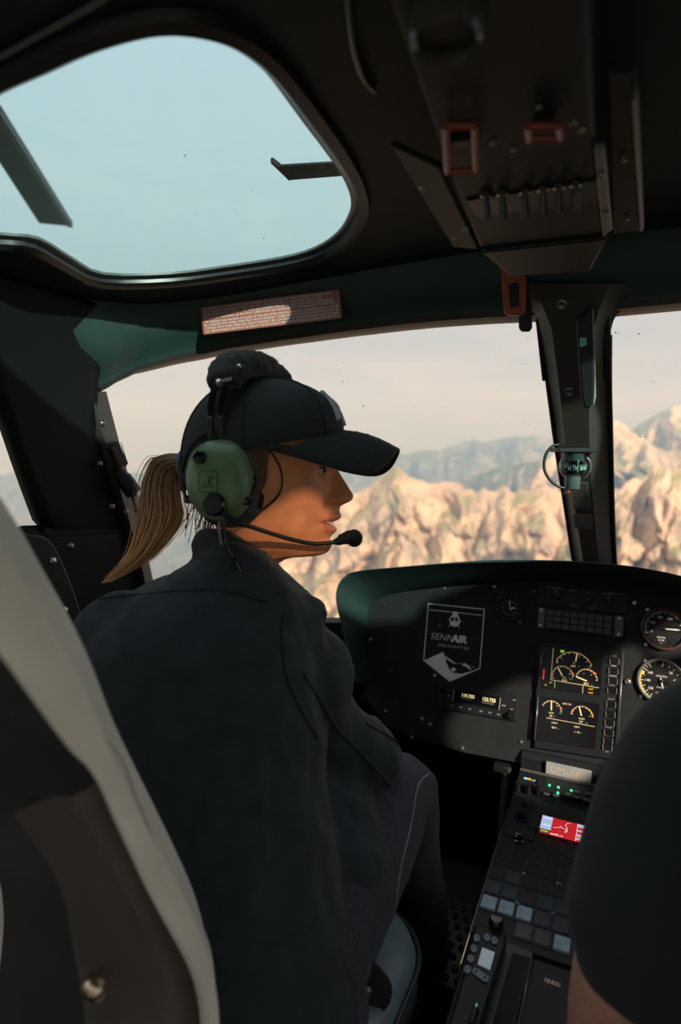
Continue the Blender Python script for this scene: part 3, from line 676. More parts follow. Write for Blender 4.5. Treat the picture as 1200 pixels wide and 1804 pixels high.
A5 = MB(); A5.flat(quadpoly([(365, 158), (408, 164), (403, 188), (360, 182)], D)[::-1], ef, DH); A5.line(ef, D(303, 500), D(298, 585), .0006, DH + .0002); A5.flat(quadpoly([(320, 285), (332, 287), (330, 305), (318, 303)], D)[::-1], ef, DH); A5.build('display_lime_marks', m_lime, t, smooth=0)
for s_, x, y, z, mt in (('T4', 512, 303, .0036, m_amber), ('650', 505, 338, .0060, m_amber), ('NG', 405, 465, .0036, m_amber), ('43.0', 405, 498, .0056, m_amber), ('88.5', 652, 535, .0056, m_amber), ('OAT', 702, 595, .0042, m_yel), ('+6.0', 695, 635, .0050, m_yel), ('%', 572, 345, .0036, m_green), ('+ 1.0', 685, 352, .0036, m_green), ('+10', 480, 482, .0036, m_green), ('%', 715, 545, .0034, m_green),
                        ('ENG OIL', 437, 760, .0042, m_amber), ('TEMP', 260, 860, .0040, m_amber), ('55', 258, 893, .0054, m_amber), ('%', 297, 898, .0036, m_green), ('+10', 362, 863, .0034, m_green), ('PRESS', 600, 925, .0040, m_amber), ('3.8', 590, 957, .0054, m_amber), ('bar', 655, 970, .0036, m_green), ('U/BUS', 298, 970, .0040, m_amber), ('28.4', 290, 1022, .0050, m_amber), ('V', 345, 1038, .0034, m_green), ('I/GEN', 545, 1015, .0040, m_amber), ('+ 10', 545, 1073, .0050, m_amber), ('A', 590, 1083, .0034, m_green), ('10', 465, 425, .0034, m_amber), ('FLI', 200, 548, .0036, m_yel), ('STP', 255, 522, .0034, m_amber), ('0', 288, 470, .0030, m_amber), ('5', 575, 232, .0030, m_amber), ('9', 650, 292, .0030, m_amber), ('2', 380, 250, .0030, m_amber), ('10', 325, 785, .0030, m_amber), ('8', 498, 868, .0030, m_amber), ('10', 690, 895, .0030, m_yel), ('5', 623, 420, .0030, m_amber), ('8', 705, 437, .0030, m_amber)):
    text(s_, ef, *D(x, y), z, mt, 'display_lettering', t, h=DH + .0002, ext=.00005)
bm_ = MB().prism(rrect(.0155, .0112, .0012), IDF, 0, .0035, rrect(.0148, .0105, .001)).mesh('display_key', m_gloss)
for x, y, s_ in ((965, 280, 'OFF1'), (955, 388, 'OFF2'), (948, 500, 'SCROLL'), (940, 605, 'RESET'), (928, 760, 'SELECT'), (920, 872, '.'), (912, 967, '.'), (903, 1075, 'ENTER'), (895, 1165, 'BRT+'), (888, 1240, 'BRT-')):
    u, v = D(x, y); g = ef.sub(u, v, .008); o = inst(bm_, 'display_key', g, t)
    k = MB()
    for sx_ in (-1, 1):
        k.line(g, (sx_ * .0078, -.0055), (sx_ * .0078, .0045), .0007, .0038); k.line(g, (sx_ * .0078, -.0055), (sx_ * .0062, -.0055), .0007, .0038)
    k.build('key_brackets', m_printg, t, smooth=0)
    text(s_, ef, u, v + (.0085 if s_ != 'BRT-' else -.0085), .0040, m_print if s_ in ('SCROLL', 'OFF2') else m_printg, 'lettering', t, h=.0085)

# ---------------------------------------------------------------- vhf radio
rf, w, h = unit_quad([(773, 1199), (915, 1222), (910, 1271), (768, 1246)], PF)
t = thing('vhf_radio', rf.p(0, -h / 2), 'slim radio with two amber frequencies below the shield decal', 'radio')
MB().prism(rrect(w, h, .002), rf, 0, .006).build('face_plate', m_plastic, t, bevel=.0008)
def R1(zx, zy): return rf.px(*pz(zx, zy, 730, 1040, 6.316), .006)
MB().prism(quadpoly([(445, 1105), (960, 1195), (945, 1330), (430, 1230)], R1)[::-1], rf, .006, .0066).build('screen', m_screen, t, smooth=0)
for p, q in (((445, 1105), (430, 1230)), ((960, 1195), (945, 1330))): MB().line(rf, R1(*p), R1(*q), .0016, .0072).build('screen_edge', m_printg, t, smooth=0)
m_freq = M('frequency_amber', (1., .80, .38), .5, emit=.9)
text('119.705', rf, *R1(598, 1178), .0098, m_freq, 'frequency_readout', t, h=.0068, sx=.86, bold=.0001); text('123.725', rf, *R1(832, 1220), .0098, m_freq, 'frequency_readout', t, h=.0068, sx=.86, bold=.0001)
for s_, x, y in (('TWR ACTIVE', 575, 1212), ('TWR STANDBY', 820, 1258)): text(s_, rf, *R1(x, y), .0036, m_printg, 'lettering', t, h=.0068)
key = MB().prism(rrect(.0062, .0026, .0008, 2), IDF, 0, .002).mesh('radio_key', M('key_grey', (.20, .20, .20), .5))
for x, y in ((420, 1283), (520, 1300), (617, 1320), (743, 1345), (842, 1360), (938, 1380), (390, 1172), (1112, 1220), (1085, 1322)): inst(key, 'radio_key', rf.sub(*R1(x, y), .006), t)
def knu(nm_, t, fr, u, v, r, hh): 
    g = fr.sub(u, v); return MB().lathe([(r, .004), (r * .98, hh * .6), (r * .7, hh * .62), (r * .66, hh), (0, hh)], g, 18).build(nm_, m_gloss, t)
knu('volume_knob', t, rf, *R1(325, 1110), .0075, .016); knu('tuning_knob', t, rf, *R1(1085, 1385), .0085, .018)
for x, y in ((985, 1280), (1008, 1284)): 
    g = rf.sub(*R1(x, y)); MB().lathe([(.0011, .006), (.0011, .0075), (0, .0078)], g, 8).build('indicator_dot', m_print, t)

# ================================================================== CENTRE PEDESTAL
PD = Fr((0, .97, .375), (1, 0, 0), (0, .9968, .0797))
ped = thing('center_pedestal', (.04, .85, 0), 'black centre pedestal running back between the seats', 'pedestal')
xl, xr = -.078, .165
sec = [(.40, .0), (1.235, .0), (1.235, .43), (1.200, .432), (1.186, .420), (1.184, .393), (.40, .329)]
MB().prism(sec, Fr((xl, 0, 0), (0, 1, 0), (0, 0, 1)), 0, xr - xl).build('pedestal_body', m_plastic, ped, bevel=.003)
MB().box((0, 0, 0), (.0016, .27, .010), Fr((xl - .0006, .865, .363), (1, 0, 0), (0, .9968, .0797))).build('edge_strip', M('brass_edge', (.55, .46, .28), .35, metal=.9), ped)
# header plate with registration
hp = [at(x, y, y=1.180) for x, y in ((962.6, 1341.7), (1042.6, 1360), (1041, 1379), (961.7, 1361.5))]
hf = Fr(np.mean(hp, axis=0), (hp[1] - hp[0]) + (hp[2] - hp[3]), hp[0] - hp[3]); hw = np.linalg.norm(hp[1] - hp[0]); hh = np.linalg.norm(hp[0] - hp[3])
t = thing('registration_plate', hf.p(0, -hh / 2), 'small grey registration plate below the engine display', 'plate')
MB().prism(rrect(hw, hh, .001), hf, -.004, .0015).build('plate', M('plate_grey', (.34, .36, .36), .45), t, bevel=.0004)
text('OM-XBC', hf, 0, -.0005, .0170, M('plate_engraving', (.62, .44, .33), .5), 'registration', t, h=.0016, sx=1.0)
# transponder strip with green lamps
def Z3(zx, zy): return pz(zx, zy, 800, 1330, 4.286)
tf_, w, h = unit_quad([Z3(520, 145), Z3(1130, 290), Z3(1090, 400), Z3(440, 250)], PD)
t = thing('transponder_unit', tf_.p(0, 0), 'narrow control unit with green lamps at the head of the pedestal', 'control unit')
MB().prism(rrect(w, h, .002), tf_, -.004, .010).build('housing', m_plastic, t, bevel=.001)
MB().box((0, h / 2 - .002, .011), (w, .004, .004), tf_).build('sunlit_top_edge', M('bracket_grey', (.11, .10, .095), .4), t, bevel=.0006)  # lighter grey strip puts the sunlit edge into the colour
def X1(zx, zy): return tf_.px(*Z3(zx, zy), .010)
m_led = M('green_lamp', (.05, .95, .30), .4, emit=1.3)
for x, y in ((720, 231), (788, 247), (886, 271), (784, 289)):
    MB().lathe([(.0024, .009), (.0022, .0118), (0, .0128)], tf_.sub(*X1(x, y)), 12).build('green_lamp', m_led, t)
for x, y, c in ((542, 178, (.25, .60, .75)), (573, 184, (.75, .35, .05)), (607, 196, (.55, .58, .62))):
    MB().prism(rrect(.007, .005, .0006), tf_.sub(*X1(x, y)), .010, .0108).build('status_legend', M('legend_%d' % x, c, .5, emit=.45), t, smooth=0)
for x, y in ((480, 238), (560, 260), (635, 212), (635, 266)): knu('selector_knob', t, tf_, *X1(x, y), .006, .018)
for x, y in ((700, 300), (770, 312), (860, 300), (930, 285), (1010, 300), (1085, 320), (1000, 345), (930, 325), (1075, 355)):
    MB().prism(rrect(.010, .005, .0008), tf_.sub(*X1(x, y)), .010, .0125).build('push_key', M('key_grey2', (.10, .10, .10), .5), t, bevel=.0004)
# navigation unit with red map
nf, w, h = unit_quad([Z3(600, 380), Z3(1140, 510), Z3(1090, 720), Z3(540, 590)], PD)
t = thing('navigation_unit', nf.p(0, 0), 'navigation unit with a bright red map screen on the pedestal', 'navigation unit')
MB().prism(rrect(w, h, .003), nf, -.003, .012).build('housing', m_plastic, t, bevel=.001)
def N1(zx, zy): return nf.px(*Z3(zx, zy), .012)
NQ = [N1(670, 455), N1(1030, 545), N1(1012, 680), N1(638, 585)]
def nq(a, b):
    q = [np.array(p) for p in NQ]; return tuple((q[0] * (1 - a) + q[1] * a) * (1 - b) + (q[3] * (1 - a) + q[2] * a) * b)
def nrect(mb, a0, b0, a1, b1, hgt): mb.flat([nq(a0, b1), nq(a1, b1), nq(a1, b0), nq(a0, b0)], nf, hgt)
scrn = MB(); nrect(scrn, 0, 0, 1, 1, .0124); scr_o = scrn.build('map_screen', M('map_red', (.42, .012, .016), .4, emit=1.0, var=.02), t, smooth=0, label='red moving map screen')
def fields(lst, hgt, mat):
    for r_ in lst:
        b_ = MB(); nrect(b_, *r_, hgt); b_.build('data_field', mat, scr_o, smooth=0)
fields(((0, 0, .23, .74), (.745, .02, 1, .20), (.745, .34, 1, .44), (.745, .58, 1, .68), (.745, .80, 1, .90)), .0126, M('screen_lilac', (.45, .45, .72), .4, emit=.8))
fields(((.01, .30, .20, .42), (.01, .62, .22, .72)), .0127, M('screen_cyan', (.25, .60, .62), .4, emit=.8))
fields(((.0, .75, .23, .98),), .0127, M('screen_dark', (.14, .03, .02), .4, emit=.5))
fields(((.03, .81, .19, .92), (.77, .69, .98, .79)), .0129, M('screen_olive', (.55, .50, .06), .4, emit=.6))
mb4 = MB()
rt = [(.27, .56), (.36, .50), (.44, .44), (.50, .50), (.55, .47), (.53, .62), (.50, .66), (.56, .62), (.54, .36), (.50, .30), (.53, .14), (.60, .10)]
for a, b in zip(rt[:-1], rt[1:]): mb4.line(nf, nq(*a), nq(*b), .0009, .0128)
for a, b in (((.26, .95), (.36, .86)), ((.36, .86), (.40, .92)), ((.0, .74), (.23, .74)), ((.745, 0), (.745, 1))): mb4.line(nf, nq(*a), nq(*b), .0007, .0128)
mb4.build('map_route', M('screen_white', (.9, .82, .80), .4, emit=.8), scr_o, smooth=0)
g = nf.sub(*nq(.41, .40)); MB().lathe([(.0018, .0127), (.0018, .0129), (0, .0129)], g, 10).build('map_marker', M('screen_magenta', (.75, .1, .7), .4, emit=1.), scr_o, smooth=0)
text('123.400', nf.sub(*nq(.115, .12), 0, 0), 0, 0, .0060, MATS['screen_white'], 'screen_lettering', scr_o, h=.0128, sx=.8); text('109.40', nf.sub(*nq(.115, .52)), 0, 0, .0060, MATS['screen_white'], 'screen_lettering', scr_o, h=.0128, sx=.8)
text('KNWL-N', nf.sub(*nq(.36, .92)), 0, 0, .0050, MATS['screen_white'], 'screen_lettering', scr_o, h=.0128)
# left control head beside the map
cf2, w, h = unit_quad([Z3(440, 330), Z3(650, 385), Z3(590, 680), Z3(370, 640)], PD)
t = thing('selector_unit', cf2.p(0, 0), 'black knob and key unit left of the red map screen', 'control unit')
MB().prism(rrect(w, h, .002), cf2, -.003, .010).build('housing', m_plastic, t, bevel=.001)
def S1(zx, zy): return cf2.px(*Z3(zx, zy), .010)
knu('selector_knob', t, cf2, *S1(510, 480), .012, .020); knu('selector_knob', t, cf2, *S1(530, 385), .006, .016); knu('selector_knob', t, cf2, *S1(500, 640), .007, .016)
for x, y, w_ in ((485, 600, .010), (482, 618, .008), (470, 652, .006), (517, 657, .004), (620, 430, .004), (607, 487, .004), (510, 440, .006), (590, 525, .010), (475, 495, .003), (530, 380, .004)):
    MB().prism(rrect(w_, .0022, .0006, 2), cf2.sub(*S1(x, y)), .010, .0112).build('key_legend', M('legend_blue', (.22, .33, .38), .4, var=.05), t, smooth=0)
# illuminated push button matrix
u0, v0 = PD.px(892, 1607); u1, v1 = PD.px(924, 1614); u2, v2 = PD.px(901, 1580)
du = (u1 - u0); dv = math.hypot(u2 - u0, v2 - v0)
t = thing('push_button_panel', PD.p(.0, -.2), 'matrix of square dark push buttons on the pedestal', 'button panel')
mr_, mc_ = 9, 6
MB().box((u0 + du * 1.5, v0 + dv * 2.6, .002), (du * 6.1, dv * 9.0, .006), PD).build('base_plate', m_plastic, t, bevel=.001)
m_btn = M('button_dark', (.012, .015, .017), .30); m_btn2 = M('button_grey', (.030, .046, .056), .28); m_btn3 = M('button_pale', (.28, .42, .50), .28, var=.25, vscale=180)
prof = (rrect(du * .86, dv * .84, .002), rrect(du * .80, dv * .76, .0015))
bmesh_ = {k: MB().prism(prof[0], IDF, 0, .0028, prof[1]).mesh('push_button', mm) for k, mm in (('d', m_btn), ('g', m_btn2), ('p', m_btn3))}
rim_m = MB()
for i in range(4):
    a = [(-1, -1), (1, -1), (1, 1), (-1, 1)]; p = np.array(a[i]) * (du * .45, dv * .44); q = np.array(a[(i + 1) % 4]) * (du * .45, dv * .44); rim_m.line(IDF, p, q, .0008, .0022)
rim_me = rim_m.mesh('button_guard', M('guard_line', (.05, .065, .07), .3), 0)
for r in range(-1, 8):
    for c in range(-1, 5):
        if r == 4 and c in (1, 3): continue
        if r < 0 and c < 1: continue
        k = 'd'
        if (r, c) in ((0, 0), (0, 1), (-1, 3), (-1, 0), (0, -1)): k = 'p'
        elif (r, c) in ((1, -1), (0, 3), (1, 2), (0, 2), (1, 0), (2, 0), (-1, 1), (-1, 2), (1, 3)): k = 'g'
        g = PD.sub(u0 + du * c + (.004 if r < 0 else 0), v0 + dv * r, .005); inst(bmesh_[k], 'push_button', g, t); inst(rim_me, 'button_guard', g, t)
for x, y in ((924, 1546), (985, 1564), (912, 1596), (974, 1616)):
    inst(MB().lathe([(.0020, 0), (.0034, .0016), (.0036, 0)], n=14).mesh('quarter_turn_stud', m_steel), 'quarter_turn_stud', PD.sub(*PD.px(x, y), .005), t)
# stowage tray and handheld controller at the near end
def Z8(zx, zy): return pz(zx, zy, 790, 1500, 4.286)
t = thing('stowage_tray', PD.p(.0, -.36), 'grey blue tray with a long black slot beside the hand controller', 'tray')
q = quadpoly([(440, 680), (640, 760), (520, 1303), (330, 1303)], lambda a, b: PD.px(*Z8(a, b), .006)); q[2] = (q[2][0] * 1.0 - .012, q[2][1] - .16); q[3] = (q[3][0] - .012, q[3][1] - .16)
MB().prism(q[::-1], PD, .0, .006).build('tray_plate', M('blue_grey_paint', (.030, .042, .048), .4), t, bevel=.001)
q = quadpoly([(485, 765), (618, 805), (520, 1303), (370, 1303)], lambda a, b: PD.px(*Z8(a, b), .0065)); q[2] = (q[2][0] - .012, q[2][1] - .14); q[3] = (q[3][0] - .012, q[3][1] - .14)
MB().prism(q[::-1], PD, .006, .0066).build('slot', m_panel, t, smooth=0)
MB().line(PD, PD.px(*Z8(636, 770), .008), PD.px(*Z8(530, 1303), .008), .0014, .0075).build('edge_rail', M('rail_grey2', (.22, .25, .26), .3, metal=.6), t, solid=.001)
hc_ = thing('hand_controller', PD.p(-.05, -.2), 'handheld controller with pale screen and oval keys on the pedestal', 'controller')
HH = .030
q = quadpoly([(195, 545), (300, 560), (435, 580), (425, 700), (330, 1000), (250, 1303), (20, 1303), (100, 950), (165, 680)], lambda a, b: PD.px(*Z8(a, b), HH))
q[5] = (q[5][0] - .004, q[5][1] - .08); q[6] = (q[6][0] - .004, q[6][1] - .08)
MB().prism(q[::-1], PD, .004, HH).build('casing', m_plastic, hc_, bevel=.004, seg=3)
def H1(zx, zy, h=HH): return PD.px(*Z8(zx, zy), h)
MB().prism(quadpoly([(255, 727), (352, 765), (315, 900), (220, 855)], H1)[::-1], PD, HH, HH + .001).build('controller_screen', M('lcd_pale', (.36, .46, .52), .3, emit=.25, var=.08), hc_, bevel=.0006)
for i, (x, y) in enumerate(((215, 662), (292, 657), (347, 680), (192, 740), (168, 817), (143, 898))):
    u, v = H1(x, y); e = [(a * .0042, b * .0058) for a, b in circ(1, 16)]; g = PD.sub(u, v, HH, .15); kk = MB().prism(e, g, 0, .0022).build('oval_key', M('key_teal_grey', (.16, .24, .27), .4), hc_, bevel=.0006)
    MB().line(g, (-.0015, 0), (.0015, .001), .0012, .0024).build('key_symbol', m_plastic, kk, smooth=0)
g = PD.sub(*H1(243, 942), HH, -.35); kk = MB().prism(rrect(.022, .0095, .0045), g, 0, .0025).build('rocker_key', MATS['key_teal_grey'], hc_, bevel=.0008)
for s in (-1, 1): MB().flat([(s * .0085, 0), (s * .0045, .0025), (s * .0045, -.0025)], g, .0027).build('key_symbol', m_plastic, kk, smooth=0)
MB().lathe([(.0095, 0), (.0095, .012), (.007, .015), (0, .0155)], PD.sub(*H1(362, 560), HH - .004), 20).build('control_knob', m_gloss, hc_)
MB().tube(catmull([PD.p(*H1(222, 1170), HH + .004), PD.p(*H1(205, 1215), HH + .008), PD.p(*H1(185, 1260), HH + .004), PD.p(*H1(170, 1303), HH + .001)], 5), .003, 8).build('wire_clip', M('chrome_teal', (.30, .40, .44), .2, metal=1.), hc_)
sf, w, h = unit_quad([Z8(725, 958), Z8(848, 1000), Z8(846, 1035), Z8(727, 988)], PD)
t = thing('hazard_label', sf.p(0, 0), 'small red and white striped hazard label near the pilot forearm', 'label')
MB().prism(rrect(w, h, .001), sf, 0, .001).build('label_base', M('hazard_white', (.55, .52, .50), .5), t, smooth=0)
for k in range(4):
    x0 = -w / 2 + w * (k + .15) / 4; MB().flat([(x0, -h / 2), (x0 + w * .11, -h / 2), (x0 + w * .19, h / 2), (x0 + w * .08, h / 2)], sf, .0012).build('red_stripe', M('hazard_red', (.42, .12, .09), .5), t, smooth=0)
# steel tube and bracket left of the pedestal head
t = thing('support_tube', at(884, 1470, y=1.16), 'steel tube beside the pedestal under the panel', 'tube')
a = at(893, 1352, y=1.19); b = at(886, 1445, y=1.19); MB().tube([a, b, b - UPZ * .15], .0085, 16).build('tube', M('brushed_tube', (.42, .40, .38), .4, metal=.9), t)
MB().box(tuple(at(884, 1352, y=1.19)), (.030, .02, .014)).build('bracket', m_plastic, t, bevel=.002)
# ================================================================== CENTRE POST AND WHAT HANGS ON IT
PO = Fr((0, 1.36, .78), (1, 0, 0), (0, -.528, .849))
post = thing('center_post', PO.p(0, 0), 'dark brown windscreen centre post between the two panes', 'post')
lev = [(500, (870, 905, 940, 1075, 1110, 1150)), (535, (905, 930, 955, 1060, 1085, 1110)), (556, (938, 948, 963, 1052, 1068, 1086)), (580, (946, 955, 972, 1047, 1060, 1077)), (610, (952, 962, 976, 1043, 1057, 1073)), (670, (961, 972, 984, 1040, 1054, 1073)), (734, (972, 983, 991, 1038, 1058, 1074)), (790, (979, 988, 997, 1039, 1062, 1076)), (850, (988, 997, 1005, 1042, 1066, 1078)), (948, (1002, 1012, 1021, 1051, 1072, 1080)), (1020, (1013, 1024, 1032, 1058, 1078, 1086)), (1100, (1025, 1036, 1044, 1064, 1086, 1094))]
hs = (0, .010, .026, .026, .008, 0)
G = []
for y, xs in lev:
    row = [PO.px(xs[0], y, 0)]; row = [PO.p(*PO.px(xs[0], y, 0), -.03)] + [PO.p(*PO.px(x, y, h), h) for x, h in zip(xs, hs)] + [PO.p(*PO.px(xs[5], y, 0), -.03)]; G.append(row)
G = [list(r) for r in zip(*[catmull(c, 4) for c in zip(*G)])]
MB().grid(G, closeu=False).build('post_channel', m_post, post, smooth=32)
for xs in (((951, 590), (960, 640), (968, 700), (980, 790), (994, 880), (1012, 1000)), ((1075, 590), (1075, 680), (1077, 760), (1079, 850), (1082, 940), (1086, 1010))):
    MB().tube(catmull([PO.p(*PO.px(x, y, 0), .002) for x, y in xs], 6), .0035, 8).build('glazing_seal', m_rubber, post)
for q in ([(944, 560), (952, 562), (964, 668), (956, 670)], [(1063, 556), (1076, 556), (1077, 668), (1066, 668)]):
    MB().prism([PO.px(x, y, .0) for x, y in q][::-1], PO, -.012, .006).build('edge_pad', m_rubber, post, bevel=.002)
for x, y in ((1003, 690), (990, 537)):
    g = PO.sub(*PO.px(x, y, .026), .026); MB().lathe([(.0085, 0), (.0085, .002), (.006, .003), (.005, .0022), (0, .0022)], g, 20).build('fastener', m_dsteel, post)
for y0 in range(860, 985, 18):
    inst(scrm, 'screw', PO.sub(*PO.px(1047 + (y0 - 860) * .05, y0, .024), .024), post).scale = (.45,) * 3
# long dark lever with a bright tip
t = thing('overhead_lever', at(1030, 590, y=1.06), 'long dark lever with a cyan tip hanging by the post', 'lever')
g = Fr(at(1030, 650, y=1.045), (1, .1, 0), (0, -.25, .97))
q = [g.px(x, y) for x, y in ((1016, 560), (1043, 540), (1046, 600), (1048, 660), (1046, 705), (1040, 718), (1028, 718), (1024, 700), (1020, 640), (1017, 600))]
MB().prism(q[::-1], g, -.010, .010).build('lever_arm', m_plastic, t, bevel=.004, seg=3)
q = [g.px(x, y, .01) for x, y in ((1021, 595), (1033, 594), (1034, 608), (1022, 612))]
MB().prism(q[::-1], g, .009, .012).build('indicator_window', M('cyan_window', (.16, .55, .52), .25), t, bevel=.0006)
q = [g.px(x, y, .01) for x, y in ((1043.5, 545), (1047, 548), (1049, 640), (1051, 700), (1047, 716), (1045, 700))]
MB().prism(q[::-1], g, -.014, .002).build('edge_trim', M('pale_edge', (.45, .42, .40), .4), t)
# magnetic compass
cb = PO.p(*PO.px(1011, 826, .05), .05); cx, cy_, cz = cb
t = thing('magnetic_compass', cb, 'round liquid compass clamped to the centre post', 'compass')
UF = Fr(cb, RIGHT - UPZ * RIGHT[2], (0, 1, 0), (0, 0, 1))
def CP(px, py): return at(px, py, d=proj(cb)[2])
sc_ = proj(cb)[2] / FPX
up0 = np.array(CP(1010, 793)); 
MB().box((0, 0, 0), (.066, .050, .0075), Fr(up0, UF.ex, UF.ey, UF.n)).build('mount_plate', m_plastic, t, bevel=.001)
bw = Fr(np.array(CP(1010, 820)), UF.ex, UF.ey, UF.n)
R_ = 24.5 * sc_
m_bowl = bpy.data.materials.new('compass_bowl'); m_bowl.use_nodes = True; bb_ = m_bowl.node_tree.nodes['Principled BSDF']; bb_.inputs['Base Color'].default_value = (.9, .95, .94, 1); bb_.inputs['Transmission Weight'].default_value = .0; bb_.inputs['Roughness'].default_value = .04
bowl_glass = glass('compass_glass', (.90, .95, .94), .7)
MB().lathe([(R_ * .80, R_ * .95), (R_ * .82, R_ * .5), (R_ * .98, R_ * .15), (R_, -.02 * R_), (R_ * .94, -R_ * .4), (R_ * .72, -R_ * .72), (R_ * .5, -R_ * .86)], bw, 32, cap=False).build('glass_bowl', bowl_glass, t)
MB().lathe([(0, R_ * .9), (R_ * .72, R_ * .88), (R_ * .74, R_ * .35), (R_ * .5, R_ * .2)], bw, 28).build('inner_float', M('float_teal_black', (.020, .045, .042), .25), t)
MB().lathe([(0, R_ * .0), (R_ * .82, -.02 * R_), (R_ * .86, -.42 * R_), (R_ * .5, -.6 * R_)], bw, 32).build('compass_card', m_gloss, t)
tq = MB(); fc = Fr(bw.o, RIGHT, -DOWN)
for k in range(-6, 7):
    a = k * .17; p = bw.p(0, 0, 0) + RIGHT * math.sin(a) * R_ * .885 - FWD * math.cos(a) * R_ * .885; g = Fr(p - UPZ * R_ * .10, RIGHT * math.cos(a) + FWD * math.sin(a), (0, 0, 1)); tq.box((0, 0, 0), (.0006, R_ * (.14 if k % 2 else .2), .0004), g)
tq.build('card_graduations', M('luminous_mint', (.50, .85, .74), .5, var=.05), t, smooth=0)
for s_, k in (('N', -3.6), ('33', -.9), ('30', 1.9), ('W', 4.2)):
    a = k * .17; p = bw.p(0, 0, 0) + RIGHT * math.sin(a) * R_ * .89 - FWD * math.cos(a) * R_ * .89; g = Fr(p - UPZ * R_ * .30, RIGHT * math.cos(a) + FWD * math.sin(a), (0, 0, 1)); text(s_, g, 0, 0, R_ * .30, MATS['luminous_mint'], 'card_number', t, h=.0004, bold=.0001)
p = bw.p(0, 0, 0) - FWD * R_ * .94; MB().box(tuple(p - UPZ * R_ * .12), (.0008, .0008, R_ * .85)).build('lubber_line', MATS['luminous_mint'], t, smooth=0)
cp = Fr(np.array(CP(1009, 848)), UF.ex, UF.ey, UF.n); rc = 13 * sc_
MB().lathe([(rc * .95, -13 * sc_), (rc, -11 * sc_), (rc, 11 * sc_), (rc * .85, 13 * sc_), (0, 13 * sc_)], cp, 28).build('lamp_housing', M('grey_green_plastic', (.075, .105, .10), .35), t)
MB().box((0, 0, -15 * sc_), (9 * sc_, .008, 4 * sc_), cp).build('adjuster', M('lime_adjuster', (.20, .32, .14), .4), t, bevel=.0005)
MB().tube(catmull([CP(985, 783), CP(972, 787), CP(961, 803), CP(959, 826), CP(968, 844), CP(982, 856), CP(994, 860)], 6), 2.6 * sc_, 10).build('lamp_cable', m_rubber, t)
MB().ell(CP(1001, 866), (.004, .004, .004), 12, 8).build('red_lamp_tip', M('red_tip', (.60, .03, .02), .3), t); MB().ell(CP(996, 869), (.004, .004, .005), 12, 8).build('cable_end', m_plastic, t)
MB().tube(catmull([CP(1034, 806), CP(1040, 815), CP(1039, 830), CP(1030, 842)], 5), 1.6 * sc_, 8).build('retaining_ring', m_dsteel, t)
# two cards on the post
for nm, q, lab in (('correction_card', ((1004, 850), (1036, 850), (1042, 896), (1010, 895)), 'narrow printed correction card on the post below the compass'), ('card_holder', ((1009, 906), (1044, 906), (1044, 932), (1013, 930)), 'small grey card holder low on the centre post')):
    uv = [PO.px(x, y, .027) for x, y in q]; t = thing(nm, PO.p(*uv[3], .027), lab, 'card')
    MB().prism(uv[::-1], PO, .026, .0285).build('card', M('card_brown_grey', (.12, .10, .09), .5) if nm[1] == 'o' else M('card_grey', (.15, .135, .125), .4), t, bevel=.0004)
    a, b, c, d_ = [np.array(p) for p in uv]; mbx = MB()
    nl = 9 if nm[1] == 'o' else 2
    for k in range(nl):
        v = (k + .7) / (nl + .4); p0 = a * (1 - v) + d_ * v; p1 = b * (1 - v) + c * v; mbx.line(PO, p0 * .92 + p1 * .08, p0 * .08 + p1 * .92, .0008, .0288)
    for k in range(1, 5):
        v = k / 5; p0 = a * (1 - v) + b * v; p1 = d_ * (1 - v) + c * v; mbx.line(PO, p0 * .95 + p1 * .05, p0 * .25 + p1 * .75, .0006, .0288)
    mbx.build('printed_table', M('card_ink', (.035, .03, .028), .6), t, smooth=0)
# ================================================================== OVERHEAD CONSOLE
oc = thing('overhead_console', at(950, 330, z=1.27), 'dark overhead switch console on the cabin roof', 'console')
def Q(px, py, z): return at(px, py, z=z)
ZB, ZF = 1.255, 1.275
def face(mb, pts): mb.add(pts, [tuple(range(len(pts)))])
bot = [Q(745, 170, ZB), Q(800, 330, ZB), Q(845, 437, ZB), Q(960, 424, ZB), Q(1064, 412, ZB), Q(1050, 250, ZB), Q(1043, 120, ZB)]
bot[0] = bot[0] + (bot[0] - bot[1]) * 2.2; bot[-1] = bot[-1] + (bot[-1] - bot[-2]) * 2.2
topz_ = 1.335
MB().prism([tuple(p[:2]) for p in bot], IDF, ZB, topz_).build('console_body', M('console_dark_grey', (.006, .009, .0105), .55, spec=.2, bump=.05), oc, bevel=.004)
def plate(name, pts, mat, t, th=.006, bev=.0015):
    pts = [np.array(p) for p in pts]; f = Fr(pts[0], pts[1] - pts[0], pts[-1] - pts[0]); 
    return MB().prism([((p - f.o) @ f.ex, (p - f.o) @ f.ey) for p in pts], f, -th / 2, th / 2).build(name, mat, t, bevel=bev)
m_cons = M('console_side_grey', (.013, .013, .013), .6, spec=.2)
fl_ = [Q(640, 140, ZF), Q(690, 250, ZF), Q(800, 432, ZF), Q(842, 437, ZB + .004), Q(775, 290, ZB + .004), Q(735, 160, ZB + .004)]
plate('side_plate', [fl_[1], fl_[2], fl_[3], fl_[4]], m_cons, oc); 
plate('side_plate', [Q(1047, 256, ZB - .002), Q(1066, 258, ZB - .002), Q(1080, 400, ZB - .002), Q(1062, 415, ZB - .002)], M('console_bracket', (.13, .122, .115), .40), oc)
plate('side_plate', [Q(1070, 120, ZF), Q(1120, 120, ZF), Q(1133, 402, ZF), Q(1080, 408, ZF)], m_cons, oc)
plate('side_rail', [Q(1113, 165, ZF - .008), Q(1124, 160, ZF - .008), Q(1136, 395, ZF - .008), Q(1128, 402, ZF - .008)], M('console_bracket', (.13, .122, .115), .40), oc, .012)
dn = lambda p: Fr(p, (1, 0, 0), (0, -1, 0), (0, 0, -1))
